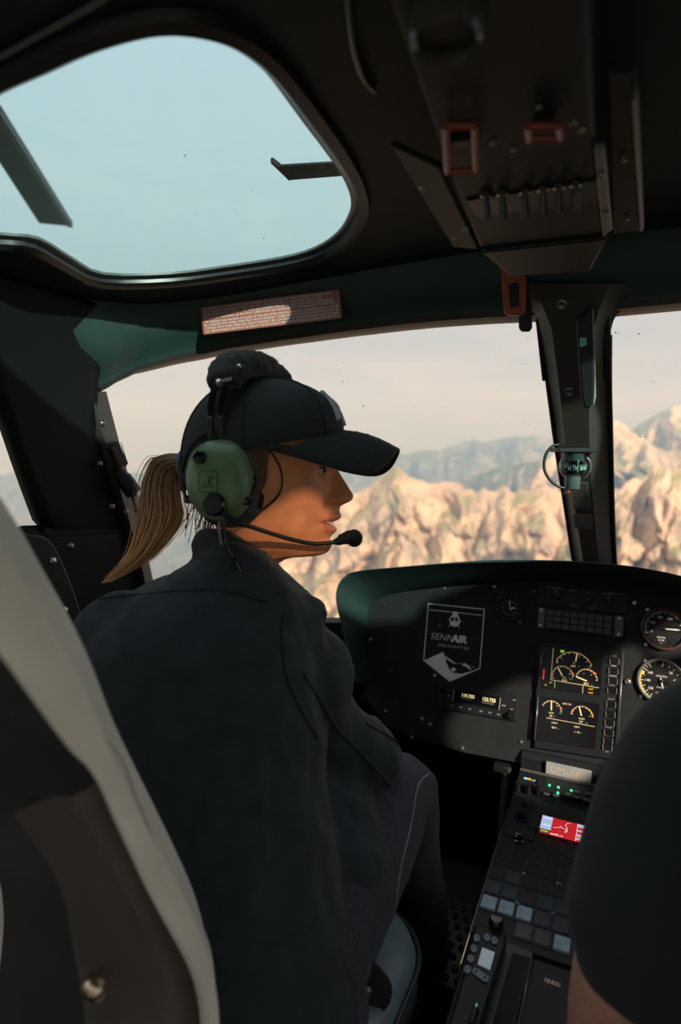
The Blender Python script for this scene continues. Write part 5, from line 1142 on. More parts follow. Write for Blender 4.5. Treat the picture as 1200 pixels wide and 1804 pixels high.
# ---- hair
def hair_mat(name, z0, z1, c0, c1):
    mt = bpy.data.materials.new(name); mt.use_nodes = True; t = mt.node_tree; b = t.nodes['Principled BSDF']; b.inputs['Roughness'].default_value = .38; b.inputs['Specular IOR Level'].default_value = .6
    co = t.nodes.new('ShaderNodeTexCoord'); sx = t.nodes.new('ShaderNodeSeparateXYZ'); t.links.new(co.outputs['Object'], sx.inputs[0]); mr_ = t.nodes.new('ShaderNodeMapRange'); mr_.inputs[1].default_value = z0; mr_.inputs[2].default_value = z1; t.links.new(sx.outputs[2], mr_.inputs[0])
    nz_ = t.nodes.new('ShaderNodeTexNoise'); nz_.inputs['Scale'].default_value = 160; t.links.new(co.outputs['Object'], nz_.inputs[0]); ad = t.nodes.new('ShaderNodeMath'); ad.operation = 'MULTIPLY_ADD'; ad.inputs[1].default_value = .5; t.links.new(nz_.outputs[0], ad.inputs[0]); t.links.new(mr_.outputs[0], ad.inputs[2])
    rp = t.nodes.new('ShaderNodeValToRGB'); rp.color_ramp.elements[0].position = .15; rp.color_ramp.elements[0].color = (*c0, 1); rp.color_ramp.elements[1].position = 1.15 - .15; rp.color_ramp.elements[1].color = (*c1, 1); t.links.new(ad.outputs[0], rp.inputs[0]); t.links.new(rp.outputs[0], b.inputs['Base Color'])
    tr = t.nodes.new('ShaderNodeBsdfTranslucent'); t.links.new(rp.outputs[0], tr.inputs[0]); mxs = t.nodes.new('ShaderNodeMixShader'); mxs.inputs[0].default_value = .5; o_ = t.nodes['Material Output']; t.links.new(b.outputs[0], mxs.inputs[1]); t.links.new(tr.outputs[0], mxs.inputs[2]); t.links.new(mxs.outputs[0], o_.inputs[0]); return mt
zt = HP(320, 810)[2]; zb = HP(200, 1020)[2]
m_hair = hair_mat('blonde_brown_hair', zt, zb, (.36, .17, .075), (.95, .68, .36))
left = [(318, 800), (290, 798), (262, 808), (243, 840), (236, 885), (230, 930), (215, 975), (190, 1005), (160, 1032)]
rght = [(320, 832), (312, 834), (305, 850), (307, 880), (312, 905), (303, 930), (272, 968), (232, 1000), (172, 1030)]
Lc, Rc = catmull(left, 4), catmull(rght, 4); hm = MB()
rr_ = random.Random(4)
for k in range(330):
    w = rr_.random(); cz = rr_.uniform(-1, 1) * math.sqrt(max(.05, 1 - (2 * w - 1) ** 2)); ph_ = rr_.uniform(0, 6.28); fl_ = rr_.uniform(.2, 1.); pts = []; m_ = len(Lc); short = rr_.choice((0, 0, 1, 3, 5, 8)) 
    for i in range(0, m_ - short):
        t = i / (m_ - 1); ww = w + .10 * math.sin(ph_ + t * 5) * t; q = Lc[i] * (1 - ww) + Rc[i] * ww; dep = 24 * math.sin(math.pi * min(1, .12 + t * .95)) ** .6
        pts.append(HP(q[0] + 3 * math.sin(ph_ * 3 + t * 7) * t * fl_, q[1], 6 + cz * dep))
    hm.tube(pts, list(np.linspace(.0016, .0007, len(pts))), 4)
for k in range(26):      # stray hairs
    w = rr_.choice((-.12, -.06, 1.06, 1.15)) + rr_.uniform(-.05, .05); ph_ = rr_.uniform(0, 6.28); pts = []
    for i in range(len(Lc) - rr_.randint(2, 12)):
        t = i / (len(Lc) - 1); ww = .5 + (w - .5) * min(1, t * 4); q = Lc[i] * (1 - ww) + Rc[i] * ww; pts.append(HP(q[0] + 5 * math.sin(ph_ + t * 6) * t, q[1], 6 + 14 * math.sin(ph_ * 2)))
    hm.tube(pts, .00035, 3)
hair = hm.build('ponytail', m_hair, wo, smooth=60, label='long brown ponytail fading to blonde tips')
MB().tube([HP(316 + 0 * math.cos(a), 816 + 20 * math.sin(a), 6 + 20 * math.cos(a)) for a in np.linspace(0, 2 * math.pi, 25)], 5.0 * HS, 10).build('hair_tie', M('teal_grey_band', (.12, .17, .17), .5), wo)
nh = MB()
for k in range(60):      # hair at the nape and loose strands at the neck
    x0 = rr_.uniform(345, 392); y0 = rr_.uniform(850, 890); c0 = rr_.uniform(-40, 70); nh.tube(catmull([HP(x0, y0, c0), HP(x0 - 4 + rr_.uniform(-4, 4), y0 + 35, c0), HP(x0 + rr_.uniform(-22, 4), y0 + rr_.uniform(55, 80), c0 + rr_.uniform(-8, 8))], 4), .0006, 4)
for x0, x1, c0 in ((465, 452, 66), (462, 470, 64), (470, 500, 62), (458, 440, 60)): nh.tube(catmull([HP(x0, 925, c0), HP((x0 + x1) / 2 - 2, 955, c0), HP(x1, 1000, c0 - 6)], 5), .0006, 4)
for k in range(420):     # under the cap, back and side of the head
    a = rr_.uniform(100, 260); x = 462 + 138 * math.cos(math.radians(a)); c = 104 * math.sin(math.radians(a)); y = rr_.uniform(800, 826); nh.tube(catmull([HP(x, y, c), HP(x * .8 + 320 * .2, y + 6 + abs(c) * .1, c * .75 + 2), HP(330, 818 + rr_.uniform(-10, 12), c * .2 + 6)], 3), .0011, 4)
for k in range(260):     # hair in front of the ear, its darkness also standing for shade there
    x0 = rr_.uniform(450, 505); c0 = 107.5 - (x0 - 450) ** 2 * .0022; nh.tube(catmull([HP(x0, 790, c0 + 2), HP(x0 - 4, 825, c0 + 1), HP(x0 - 12 + rr_.uniform(-5, 5), 858, c0 - 3), HP(x0 * .5 + 432 * .5 + rr_.uniform(-8, 6), rr_.uniform(880, 912), c0 - 10)], 3), .0011, 4)
nh.build('gathered_hair', hair_mat('dark_brown_hair', zt + .1, zb, (.030, .016, .010), (.34, .20, .10)), wo, smooth=60)['kind'] = 'stuff'
# ---- jacket
jk = MB()
js = [(425, 962, .815, 58, .052), (415, 985, .813, 68, .060), (400, 1012, .81, 105, .074), (384, 1040, .808, 150, .086), (368, 1070, .803, 192, .098), (357, 1110, .798, 213, .108), (353, 1170, .79, 222, .114), (354, 1260, .78, 216, .120), (368, 1400, .762, 208, .126), (392, 1550, .745, 210, .132), (418, 1700, .735, 222, .140), (430, 1850, .73, 226, .145)]
jk.loft([esec(BP(x, y, d), LAT, DEP, hw * d / FPX, hd, 32, .92) for x, y, d, hw, hd in js])
ctube(jk, [BP(490, 1090, .815), BP(518, 1138, .825), BP(552, 1198, .835), BP(560, 1245, .845), BP(590, 1292, .86), BP(640, 1335, .885)], [.040, .049, .057, .051, .052, .054], 24)
ctube(jk, [BP(560, 1390, .84), BP(585, 1500, .82), BP(572, 1620, .79), BP(520, 1760, .76)], [.062, .080, .074, .072], 24)
ctube(jk, [BP(640, 1320, .875), BP(655, 1342, .91), BP(655, 1346, .945)], [.050, .050, .042], 22)
ctube(jk, [BP(562, 1084, .812), BP(540, 1072, .81), BP(470, 1030, .805)], [.013, .017, .014], 14)
ctube(jk, [BP(242, 1085, .785), BP(196, 1132, .775), BP(178, 1235, .745), BP(172, 1360, .715)], [.045, .050, .05, .048], 22)
ctube(jk, [BP(172, 1350, .715), BP(270, 1390, .83), BP(400, 1370, .95)], [.047, .043, .036], 20)
# collar
ctube(jk, [BP(478, 1010, .80), BP(450, 985, .785), BP(405, 955, .782), BP(362, 945, .80), BP(350, 965, .84)], [.012, .013, .013, .013, .013], 12)
jm = remesh(jk, .0065, 6, 'jacket')
nb = np.array(BP(430, 960, .81))
folds(jm, .0055, 9., 2.3, (1, 1, .55), .3, where=lambda p: (1.9 if p[0] > -.30 and p[2] > .5 else 1.0) if p[2] < .84 else .3)
jacket = mobj(jm, 'jacket', m_jacket, wo, 'dark navy overshirt jacket')
# seams: yoke across the back, armhole
def onback(px, py, d0=.60, d1=1.0):
    dirv = Vector(ray(px, py)); o_ = Vector(CAM) + dirv * d0; hit, loc, n_, _ = jacket.ray_cast(o_ - Vector(wo.location) * 0, dirv.normalized()) if False else (False, None, None, None); return None
# ---- jeans and shoes
jn = MB()
ctube(jn, [hipR + np.array([0, .0, 0]), (hipR + kneeR) / 2 + np.array([0, .0, .012]), kneeR + np.array([0, 0, .0]), kneeR * .72 + ankR * .28, kneeR * .4 + ankR * .6, ankR], [.088, .080, .060, .056, .054, .050], 26)
ctube(jn, [hipL, (hipL + kneeL) / 2 + UPZ * .01, kneeL, (kneeL + ankL) / 2, ankL], [.086, .076, .060, .055, .050], 24)
ctube(jn, [hipL + np.array([.02, -.03, .02]), hipR + np.array([-.02, -.03, .02])], [.095, .095], 22)
jnm = remesh(jn, .0065, 5, 'jeans'); folds(jnm, .004, 11., 8.1, (1, .8, .8), .3)
jeans = mobj(jnm, 'jeans', m_denim, wo, 'dark denim jeans')
for an_ in (ankR, ankL):
    c = np.array([an_[0], an_[1], 0]); secs = [esec(c + np.array([0, yy, zz + .004]), np.array([1., 0, 0]), UPZ, w_, zz, 18) for yy, w_, zz in ((-.075, .018, .022), (-.06, .032, .038), (-.01, .036, .05), (.05, .040, .040), (.11, .044, .030), (.155, .034, .022), (.17, .012, .012))]
    MB().loft(secs).build('shoe', M('black_shoe', (.015, .015, .016), .5), wo)
from mathutils.bvhtree import BVHTree
BVH = {}
# details laid on the clothes by casting onto the finished surface
def stick(o, px, py, off=.001):
    d = Vector(ray(px, py)).normalized(); k_ = o.name
    if k_ not in BVH: BVH[k_] = BVHTree.FromPolygons([v.co for v in o.data.vertices], [tuple(p.vertices) for p in o.data.polygons])
    loc = BVH[k_].ray_cast(Vector(CAM), d)[0]
    return np.array(loc) - np.array(d) * off if loc else None
def seam(o, pts, r, name, mat, parent, n=10):
    P = [stick(o, x, y, r * .5) for x, y in catmull(pts, n)]; P = [p for p in P if p is not None]
    if len(P) > 3: return MB().tube(P, r, 6).build(name, mat, parent)
m_seamj = M('jacket_seam', (.016, .019, .026), .85); m_stitch = M('pale_stitch', (.20, .25, .29), .7)
seam(jacket, [(150, 1060), (200, 1052), (260, 1046), (330, 1040), (400, 1042), (470, 1060)], .0012, 'yoke_seam', m_seamj, jacket)
seam(jacket, [(500, 1085), (498, 1130), (505, 1190), (530, 1250), (560, 1300)], .0014, 'armhole_seam', m_seamj, jacket)
seam(jacket, [(535, 1185), (565, 1235), (600, 1290), (640, 1330), (690, 1385)], .0022, 'sleeve_fold', m_jacket, jacket)
seam(jacket, [(645, 1275), (690, 1300), (712, 1322)], .0018, 'cuff_seam', m_seamj, jacket)
seam(jeans, [(758, 1362), (742, 1375), (733, 1400), (727, 1440), (718, 1480), (706, 1530), (698, 1590), (690, 1650), (686, 1700)], .0011, 'side_stitching', m_stitch, jeans, 8)
# ================================================================== HEADSET on the woman
hs_ = thing('headset', HP(385, 920, 100), 'green aviation headset worn by the woman with boom microphone', 'headset')
m_cup = M('sage_green_shell', (.150, .235, .110), .34, var=.06, vscale=40)
def hd(px, py, c):
    """head coordinates of what the photograph shows at a pixel, c units out from the mid plane"""
    p = onplane(px, py, H0 + HV * c * HS, HV) - H0; return 470 + p @ HU / HS, 850 - p @ HW / HS, c
def HX(px, py, c): return HP(*hd(px, py, c))
EC = hd(383, 846, 118)[:2]; CK = .885
def cup_out(k, n=48):
    a = 2 * math.pi * k / n; c, s = math.cos(a), math.sin(a); rx = 62 if c > 0 else 64; ry = 75 if s > 0 else 74
    c = math.copysign(abs(c) ** .86, c); s = math.copysign(abs(s) ** .86, s); x = rx * c; y = ry * s
    return (x * (1 - .05 * (-s if s < 0 else 0)) + 4 * max(0, -s)) * CK, y * CK
def cup_ring(sc, c, dx=0, dy=0):
    return [HP(EC[0] + dx + cup_out(k)[0] * sc, EC[1] + dy - cup_out(k)[1] * sc, c) for k in range(48)]
CS = [(.97, 96), (1.0, 99), (1.0, 106), (.975, 115), (.91, 124), (.80, 131), (.62, 137), (.38, 140.5), (.12, 142)]
SS = [(.80, 80, 8), (1.02, 82, 8), (1.16, 87, 9), (1.16, 93, 8), (1.02, 98, 3), (.9, 99, 0)]
cup = MB().loft([cup_ring(a, c) for a, c in CS]).build('ear_cup', m_cup, hs_, smooth=60, label='sage green ear cup shell')
MB().loft([cup_ring(a, c, d) for a, c, d in SS]).build('ear_seal', m_rubber, hs_, smooth=60)
MB().loft([cup_ring(a, -c) for a, c in CS]).build('ear_cup', m_cup, hs_, smooth=60)
MB().loft([cup_ring(a, -c, d) for a, c, d in SS]).build('ear_seal', m_rubber, hs_, smooth=60)
hfr = lambda x, y, c: Fr(HX(x, y, c), HU, HW, HV)
K_ = HS * .88
def cfr(x, y, off=.0): return Fr(stick(cup, x, y, off), HU, HW, HV)
MB().lathe([(12 * K_, -12 * K_), (12 * K_, 6 * K_), (10 * K_, 9 * K_), (0, 10 * K_)], cfr(353, 806), 20).build('gain_knob', m_gloss, hs_)
MB().lathe([(21 * K_, -14 * K_), (21 * K_, 6 * K_), (17 * K_, 12 * K_), (0, 13 * K_)], cfr(379, 889), 24).build('boom_pivot', m_gloss, hs_)
MB().lathe([(9 * K_, -8 * K_), (9 * K_, 5 * K_), (7 * K_, 7 * K_), (0, 8 * K_)], hfr(432, 882, 114), 16).build('stirrup_screw', m_gloss, hs_)
MB().lathe([(8 * K_, -8 * K_), (8 * K_, 5 * K_), (0, 7 * K_)], hfr(332, 880, 106), 16).build('stirrup_screw', m_gloss, hs_)
bf_ = cfr(367, 849, .0012); bp_ = [(x * K_, y * K_) for x, y in rrect(34, 38, 6, 4)]; bd = MB()
for a, b in zip(bp_, bp_[1:] + bp_[:1]): bd.line(bf_, a, b, 1.4 * K_, .0006)
m_mark = M('dark_moulding', (.035, .05, .03), .5); bd.build('badge_outline', m_mark, cup, smooth=0)
bd = MB(); g = bf_.sub(0, 0, 0, math.radians(78))
bd.line(g, (-9 * K_, -1 * K_), (9 * K_, -1 * K_), 2 * K_, .0006); bd.arc(g.sub(5 * K_, -4 * K_), 3.5 * K_, 5.5 * K_, -90, 150, .0006); bd.line(g, (2 * K_, -1 * K_), (-8 * K_, -9 * K_), 2 * K_, .0006); bd.arc(g.sub(-5 * K_, 4 * K_), 3.5 * K_, 5.5 * K_, -150, 60, .0006)
bd.build('badge_mark', m_mark, cup, smooth=0)
MB().tube(catmull([HX(432, 882, 114), HX(447, 860, 106), HX(449, 830, 102), HX(442, 795, 102), HX(420, 768, 102), HX(392, 757, 100), HX(360, 766, 100), HX(332, 795, 100), HX(320, 835, 102), HX(328, 880, 106)], 5), 3.2 * K_, 8).build('stirrup', m_plastic, hs_)
MB().prism([(x * K_, y * K_) for x, y in rrect(13, 33, 5, 4)], hfr(441, 842, 106), -3 * K_, 5 * K_).build('slider_clip', m_cup, hs_, bevel=.0006)
MB().box((0, 0, 6 * K_), (5 * K_, 16 * K_, 3 * K_), hfr(440, 834, 106)).build('clip_spring', m_steel, hs_, bevel=.0004)
MB().prism([(x * K_, y * K_) for x, y in rrect(12, 34, 5, 4)], hfr(323, 850, 100), -3 * K_, 5 * K_).build('slider_clip', m_gloss, hs_, bevel=.0006)
# head band: two spring rails and a broad strap over the crown
b0, b1, b2 = hd(382, 772, 104), hd(381, 735, 112), hd(383, 705, 108)
mx_ = b1[0] + 6
arcp = [b0, b1, b2, (mx_, 672, 92), (mx_ + 2, 654, 62), (mx_ + 4, 645, 30), (mx_ + 4, 643, 0), (mx_ + 4, 645, -30), (mx_ + 2, 654, -62), (mx_, 672, -92), (b2[0], b2[1], -b2[2]), (b1[0], b1[1], -b1[2]), (b0[0], b0[1], -b0[2])]
A_ = catmull(arcp, 6)
def outward(P, i):
    t = np.array(P[min(i + 1, len(P) - 1)]) - np.array(P[max(i - 1, 0)]); o_ = np.array([0, t[2], -t[1]]); o_ = nrm(o_); r = np.array([0, P[i][1] - 780, P[i][2]]); return o_ if o_ @ r > 0 else -o_
def ribbon(dx, wd, th_, name, mat, off=0.):
    G = []
    for i, p in enumerate(A_):
        out = outward(A_, i); q = np.array(p) + out * off; G.append([HP(*(q + np.array([dx + a, 0, 0]) + out * b)) for a, b in ((-wd, 0), (wd, 0), (wd, th_), (-wd, th_))])
    return MB().grid(G, closeu=True).build(name, mat, hs_, smooth=30, bevel=.0004)
ribbon(-9, 4.2, 3, 'spring_rail', m_gloss, 2); ribbon(9, 4.2, 3, 'spring_rail', m_gloss, 2); ribbon(0, 15, 2, 'head_strap', m_rubber, -1)
MB().prism([(x * K_, y * K_) for x, y in rrect(34, 14, 4, 3)], hfr(383, 766, 104), -4 * K_, 5 * K_).build('band_yoke', m_plastic, hs_, bevel=.0008)
# fleece pad wrapped round the strap
PA = catmull([(mx_ + 4, 702, 106), (mx_ + 6, 678, 90), (mx_ + 12, 658, 60), (mx_ + 18, 650, 22), (mx_ + 22, 650, -20), (mx_ + 32, 658, -58), (mx_ + 40, 678, -90), (mx_ + 42, 702, -110)], 6); secs = []
for i, p in enumerate(PA):
    out = outward(PA, i); k_ = math.sin(math.pi * (i + 2.2) / (len(PA) + 3.4)) ** .35
    secs.append([HP(*(np.array(p) + np.array([1, 0, 0]) * 43 * k_ * math.copysign(abs(math.cos(a)) ** .8, math.cos(a)) + out * (2 + 24 * k_ * math.copysign(abs(math.sin(a)) ** .8, math.sin(a))))) for a in np.linspace(0, 2 * math.pi, 28, endpoint=False)])
pm = remesh(MB().loft(secs), .0035, 2, 'fleece_pad'); folds(pm, .0016, 30., 5.5, (1, 1, 1), 1.4)
pad = mobj(pm, 'fleece_pad', M('dark_brown_fleece', (.022, .018, .016), .95, bump=.8, bscale=900, sheen=.25), hs_, 'thick dark fleece head pad')
fz = MB(); pm.update(); rr2 = random.Random(3)
for v in pm.vertices:
    if rr2.random() < .5:
        n_ = np.array(v.normal); p = np.array(v.co); d = n_ + np.array([rr2.uniform(-.6, .6) for _ in range(3)]); b_ = nrm(np.cross(n_, (rr2.random(), .3, .5))) * .0004; q = p + d * rr2.uniform(.0012, .0030); k0 = len(fz.v); fz.v += [tuple(p - b_), tuple(p + b_), tuple(q)]; fz.f.append((k0, k0 + 1, k0 + 2))
fo = fz.build('fleece_fibres', MATS['dark_brown_fleece'], pad, smooth=0); fo['kind'] = 'stuff'
# snap and buckle showing on the near side of the pad
pq = stick(pad, 397, 672, .003); af = Fr(pq, HU, HW, nrm(HV + HW * .8))
MB().prism([(x * K_, y * K_) for x, y in rrect(24, 18, 3, 3)], af.sub(0, 4 * K_, 0, .2), -4 * K_, 3 * K_).build('strap_buckle', m_gloss, hs_, bevel=.0005)
MB().lathe([(6 * K_, 0), (6 * K_, 9 * K_), (4 * K_, 11 * K_), (0, 11 * K_)], af.sub(-8 * K_, -9 * K_), 14).build('adjuster_screw', m_steel, hs_)
pq = stick(pad, 421, 645, .002)
if pq is not None: MB().lathe([(3.4 * K_, -2 * K_), (3 * K_, 3 * K_), (0, 4 * K_)], Fr(pq, HU, HW, nrm(HV + HW)), 12).build('strap_stud', m_steel, hs_)
# boom, microphone, cables
MB().tube(catmull([HX(392, 905, 140), HX(418, 919, 136), HX(448, 930, 124), HX(485, 942, 102), HX(520, 952, 78), HX(555, 958, 55), HX(592, 955, 36)], 6), [4.8 * HS] * 10 + [3.6 * HS] * 27, 10).build('boom', m_plastic, hs_)
mf = [HX(588, 955, 37), HX(596, 954, 34), HX(600, 951, 32), HX(616, 946, 28), HX(620, 946, 27)]
MB().tube(mf, [4.5 * HS, 7 * HS, 9 * HS, 12 * HS, 11 * HS], 16).build('microphone_body', m_plastic, hs_)
MB().ell(HX(624, 948, 27), (14.5 * HS, 15.0 * HS, 15.0 * HS), 20, 14, Fr((0, 0, 0), nrm(HU + HW * .3), HV)).build('foam_windscreen', M('brown_black_foam', (.020, .017, .015), .95, bump=1., bscale=700), hs_)
MB().tube(catmull([HX(394, 918, 118), HX(395, 938, 118), HX(399, 962, 116), HX(412, 985, 112), HX(425, 1010, 104)], 5), 2.3 * HS, 8).build('cable', m_gloss, hs_)
MB().tube(catmull([HX(386, 918, 116), HX(387, 940, 116), HX(391, 960, 114)], 5), 2.0 * HS, 8).build('cable', M('grey_cable', (.30, .29, .28), .3), hs_)
MB().tube(catmull([HX(474, 792, 104), HX(488, 812, 100), HX(496, 835, 98), HX(496, 858, 98), HX(488, 876, 98), HX(470, 892, 100), HX(450, 905, 110)], 6), 1.9 * HS, 8).build('cable', m_gloss, hs_)
# ================================================================== THE PILOT
pi_ = thing('person', (.36, .45, .38), 'pilot in black t-shirt cropped at the right edge, bare forearm', 'person')
sh = at(1275, 1345, d=.52); el = at(1170, 1640, d=.50); el2 = at(1120, 1660, d=.515); wr = at(1050, 1880, d=.62)
nk = np.array([.37, .56, .93]); b = MB()
core = [((.40, .50, .93), .055, .055), ((.385, .53, .86), .10, .075), ((.37, .54, .80), .165, .095), ((.37, .51, .70), .175, .11), ((.37, .48, .58), .165, .11), ((.37, .44, .45), .175, .12), ((.37, .42, .38), .16, .11)]
EX = np.array([1., 0, 0]); EY = np.array([0, 1., 0])
b.loft([esec(c, EX, EY, rx, ry, 26) for c, rx, ry in core])
ctube(b, [sh, (sh + el) / 2, el2, (el2 * .5 + wr * .5), wr], [.050, .046, .042, .040, .028], 22)
ctube(b, [np.array([.56, .55, .80]), np.array([.60, .60, .60]), np.array([.50, .80, .50])], [.05, .045, .03], 18)
for s in (-1, 1): ctube(b, [np.array([.37 + s * .10, .45, .42]), np.array([.37 + s * .14, .66, .47]), np.array([.37 + s * .15, .86, .48]), np.array([.37 + s * .14, .95, .25]), np.array([.37 + s * .13, 1.0, .08])], [.08, .075, .058, .05, .04], 18)
hand(b, wr, nrm(wr - el2) + np.array([0, .3, 0]), np.array([0, .4, .9]), 1.0, .8, 1); hand(b, np.array([.50, .80, .50]), np.array([-.3, .9, .1]), UPZ, 1.0, .9, -1)
# head, turned to the instruments
hc0 = np.array([.41, .50, 1.03]); hsx = []
for z, r1, r2, oy in ((-.14, .05, .055, -.03), (-.11, .055, .065, -.01), (-.085, .062, .085, .015), (-.05, .070, .098, .01), (-.01, .075, .102, .005), (.04, .076, .100, 0), (.08, .066, .088, -.003), (.105, .045, .060, -.005), (.117, .015, .02, -.005)): hsx.append(esec(hc0 + np.array([0, oy, z]), EX, EY, r1, r2, 24))
b.loft(hsx); b.ell(hc0 + np.array([0, .112, -.03]), (.014, .020, .024), 14, 10)
pm_ = remesh(b, .006, 4, 'body'); mobj(pm_, 'body', m_skin2, pi_)
s_ = MB()
s_.loft([esec(np.array(c) + np.array([0, 0, .0]), EX, EY, rx + .012, ry + .012, 28) for c, rx, ry in core[1:]])
UPA = [at(1330, 1300, d=.55), at(1285, 1350, d=.535), at(1225, 1480, d=.52), at(1185, 1600, d=.51), at(1160, 1680, d=.505)]
ctube(s_, UPA, [.070, .080, .083, .081, .078], 28)
ctube(s_, [np.array([.54, .55, .80]), np.array([.585, .575, .70])], [.065, .06], 22)
sm2 = remesh(s_, .007, 6, 't_shirt'); folds(sm2, .003, 8., 4.4, (1, 1, .6), .3); mobj(sm2, 't_shirt', M('black_cotton', (.016, .023, .026), .9, bump=.2, bscale=900, sheen=.08), pi_, 'black short sleeved t-shirt')
tr = MB()
for s in (-1, 1): ctube(tr, [np.array([.37 + s * .09, .43, .42]), np.array([.37 + s * .14, .66, .47]), np.array([.37 + s * .15, .86, .48]), np.array([.37 + s * .14, .95, .25]), np.array([.37 + s * .13, 1.0, .10])], [.105, .092, .072, .064, .058], 22)
mobj(remesh(tr, .008, 4, 'trousers'), 'trousers', M('dark_trousers', (.016, .017, .020), .9), pi_)
hr = MB().ell(hc0 + np.array([0, -.012, .03]), (.082, .100, .098), 24, 16); hr.build('hair', M('short_dark_hair', (.02, .015, .012), .8, bump=.6, bscale=400), pi_)
for s in (-1, 1):
    c = hc0 + np.array([s * .028, .098, .0]); MB().ell(c, (.011, .008, .008), 12, 8).build('eye', m_eye, pi_); MB().ell(hc0 + np.array([s * .076, .0, -.02]), (.008, .018, .030), 12, 8).build('ear', m_skin2, pi_)
MB().ell(hc0 + np.array([0, .104, -.068]), (.022, .007, .006), 12, 8).build('mouth', m_lip, pi_)
for s in (-1, 1):
    c = np.array([.37 + s * .13, 1.0, 0]); MB().loft([esec(c + np.array([0, yy, zz + .004]), EX, UPZ, w_, zz, 18) for yy, w_, zz in ((-.085, .02, .022), (-.06, .036, .042), (0, .04, .055), (.06, .045, .042), (.13, .048, .032), (.18, .02, .016))]).build('shoe', MATS['black_shoe'], pi_)
# ================================================================== SEATS
m_seat = M('grey_beige_leather', (.86, .81, .71), .45, bump=.12, bscale=350, var=.08, vscale=14)
m_shell = M('brown_grey_shell', (.11, .095, .083), .32, var=.1, vscale=8)
m_shelld = M('dark_shell', (.016, .018, .018), .55)
m_cush = M('blue_grey_leather', (.17, .24, .27), .42, bump=.12, bscale=500, var=.08)
def cushion(parent, cx, cy, w, dpt, z0, z1, mat):
    G = []
    for t, z in ((1.0, z0), (1.03, z0 + .012), (1.03, z1 - .03), (1.0, z1 - .010), (.95, z1 - .001), (.80, z1 + .006), (.5, z1 + .010), (.02, z1 + .012)):
        G.append([np.array([cx + x * t, cy + y * t, z]) for x, y in rrect(w, dpt, .10, 10)])
    o = MB().grid(G, closeu=True).build('seat_cushion', mat, parent, smooth=60)
    MB().tube([np.array([cx + x * 1.035, cy + y * 1.035, z1 - .022]) for x, y in rrect(w, dpt, .10, 10)] + [np.array([cx + rrect(w, dpt, .10, 10)[0][0] * 1.035, cy + rrect(w, dpt, .10, 10)[0][1] * 1.035, z1 - .022])], .0035, 8).build('piping', M('dark_piping', (.030, .040, .046), .5), o)
    MB().box((cx, cy, (z0 + .08) / 2), (w * .8, dpt * .8, z0 - .08)).build('seat_base', m_plastic, parent, bevel=.01)
    return o
sl1 = thing('crew_seat', (-.36, .5, 0), 'front left seat with grey beige padded backrest, nearest the camera', 'seat')
cushion(sl1, -.355, .575, .43, .47, .27, .352, m_cush)
XE = -.18
Epx = [(-140, 770), (-60, 868), (0, 957), (60, 1058), (115, 1150), (160, 1240), (205, 1350), (250, 1440), (300, 1535), (345, 1625), (370, 1695), (383, 1760), (386, 1840), (376, 1960), (350, 2200)]
Ipx = [(-140, 1000), (-60, 1085), (0, 1155), (42, 1212), (84, 1270), (124, 1322), (172, 1372), (205, 1450), (250, 1550), (292, 1630), (328, 1695), (346, 1750), (353, 1830), (346, 1940), (320, 2180)]
E3 = catmull([at(x, y, x=XE) for x, y in Epx], 5); I3 = catmull([at(x, y, x=XE - .035) for x, y in Ipx], 5)
cxs = -.36
def mir(p): return np.array([2 * cxs - p[0], p[1], p[2]])
for k, fl in enumerate((lambda p: p, mir)):
    G = []
    for e, i_ in zip(E3, I3):
        vw = nrm(e - CAM); f_ = e + vw * .05 + np.array([-.018, 0, 0]); mid = (e + i_) / 2 + np.array([.006, -.010, 0]); row = [f_, e + vw * .028 + np.array([-.006, 0, 0]), e + vw * .010 + np.array([-.001, 0, 0]), e, e * .75 + i_ * .25 + np.array([.004, -.006, 0]), mid, e * .2 + i_ * .8 + np.array([0, -.004, 0]), i_, i_ + np.array([-.006, .014, 0]), i_ + np.array([-.010, .035, 0])]
        G.append([fl(p) for p in row])
    MB().grid(G).build('back_bolster', m_seat, sl1, smooth=60)
# front face of the backrest and rear shell between the bolsters
G = [[(e + nrm(e - CAM) * .05 + np.array([-.018, 0, 0])) * (1 - t) + mir(e + nrm(e - CAM) * .05 + np.array([-.018, 0, 0])) * t + np.array([0, .08 * math.sin(math.pi * t) ** .5, 0]) for t in np.linspace(0, 1, 14)] for e in E3]
MB().grid(G).build('back_cushion', m_seat, sl1, smooth=60)
G = [[(i_ + np.array([-.008, .028, 0])) * (1 - t) + mir(i_ + np.array([-.008, .028, 0])) * t for t in np.linspace(0, 1, 14)] for i_ in I3]
MB().grid(G).build('rear_shell', m_shelld, sl1, smooth=60)
top = [(E3[0] + np.array([-.04, .02, -.01])) * (1 - t) + mir(E3[0] + np.array([-.04, .02, -.01])) * t + UPZ * .03 * math.sin(math.pi * t) for t in np.linspace(0, 1, 16)]
MB().tube(top, .03, 14).build('back_top', m_seat, sl1)
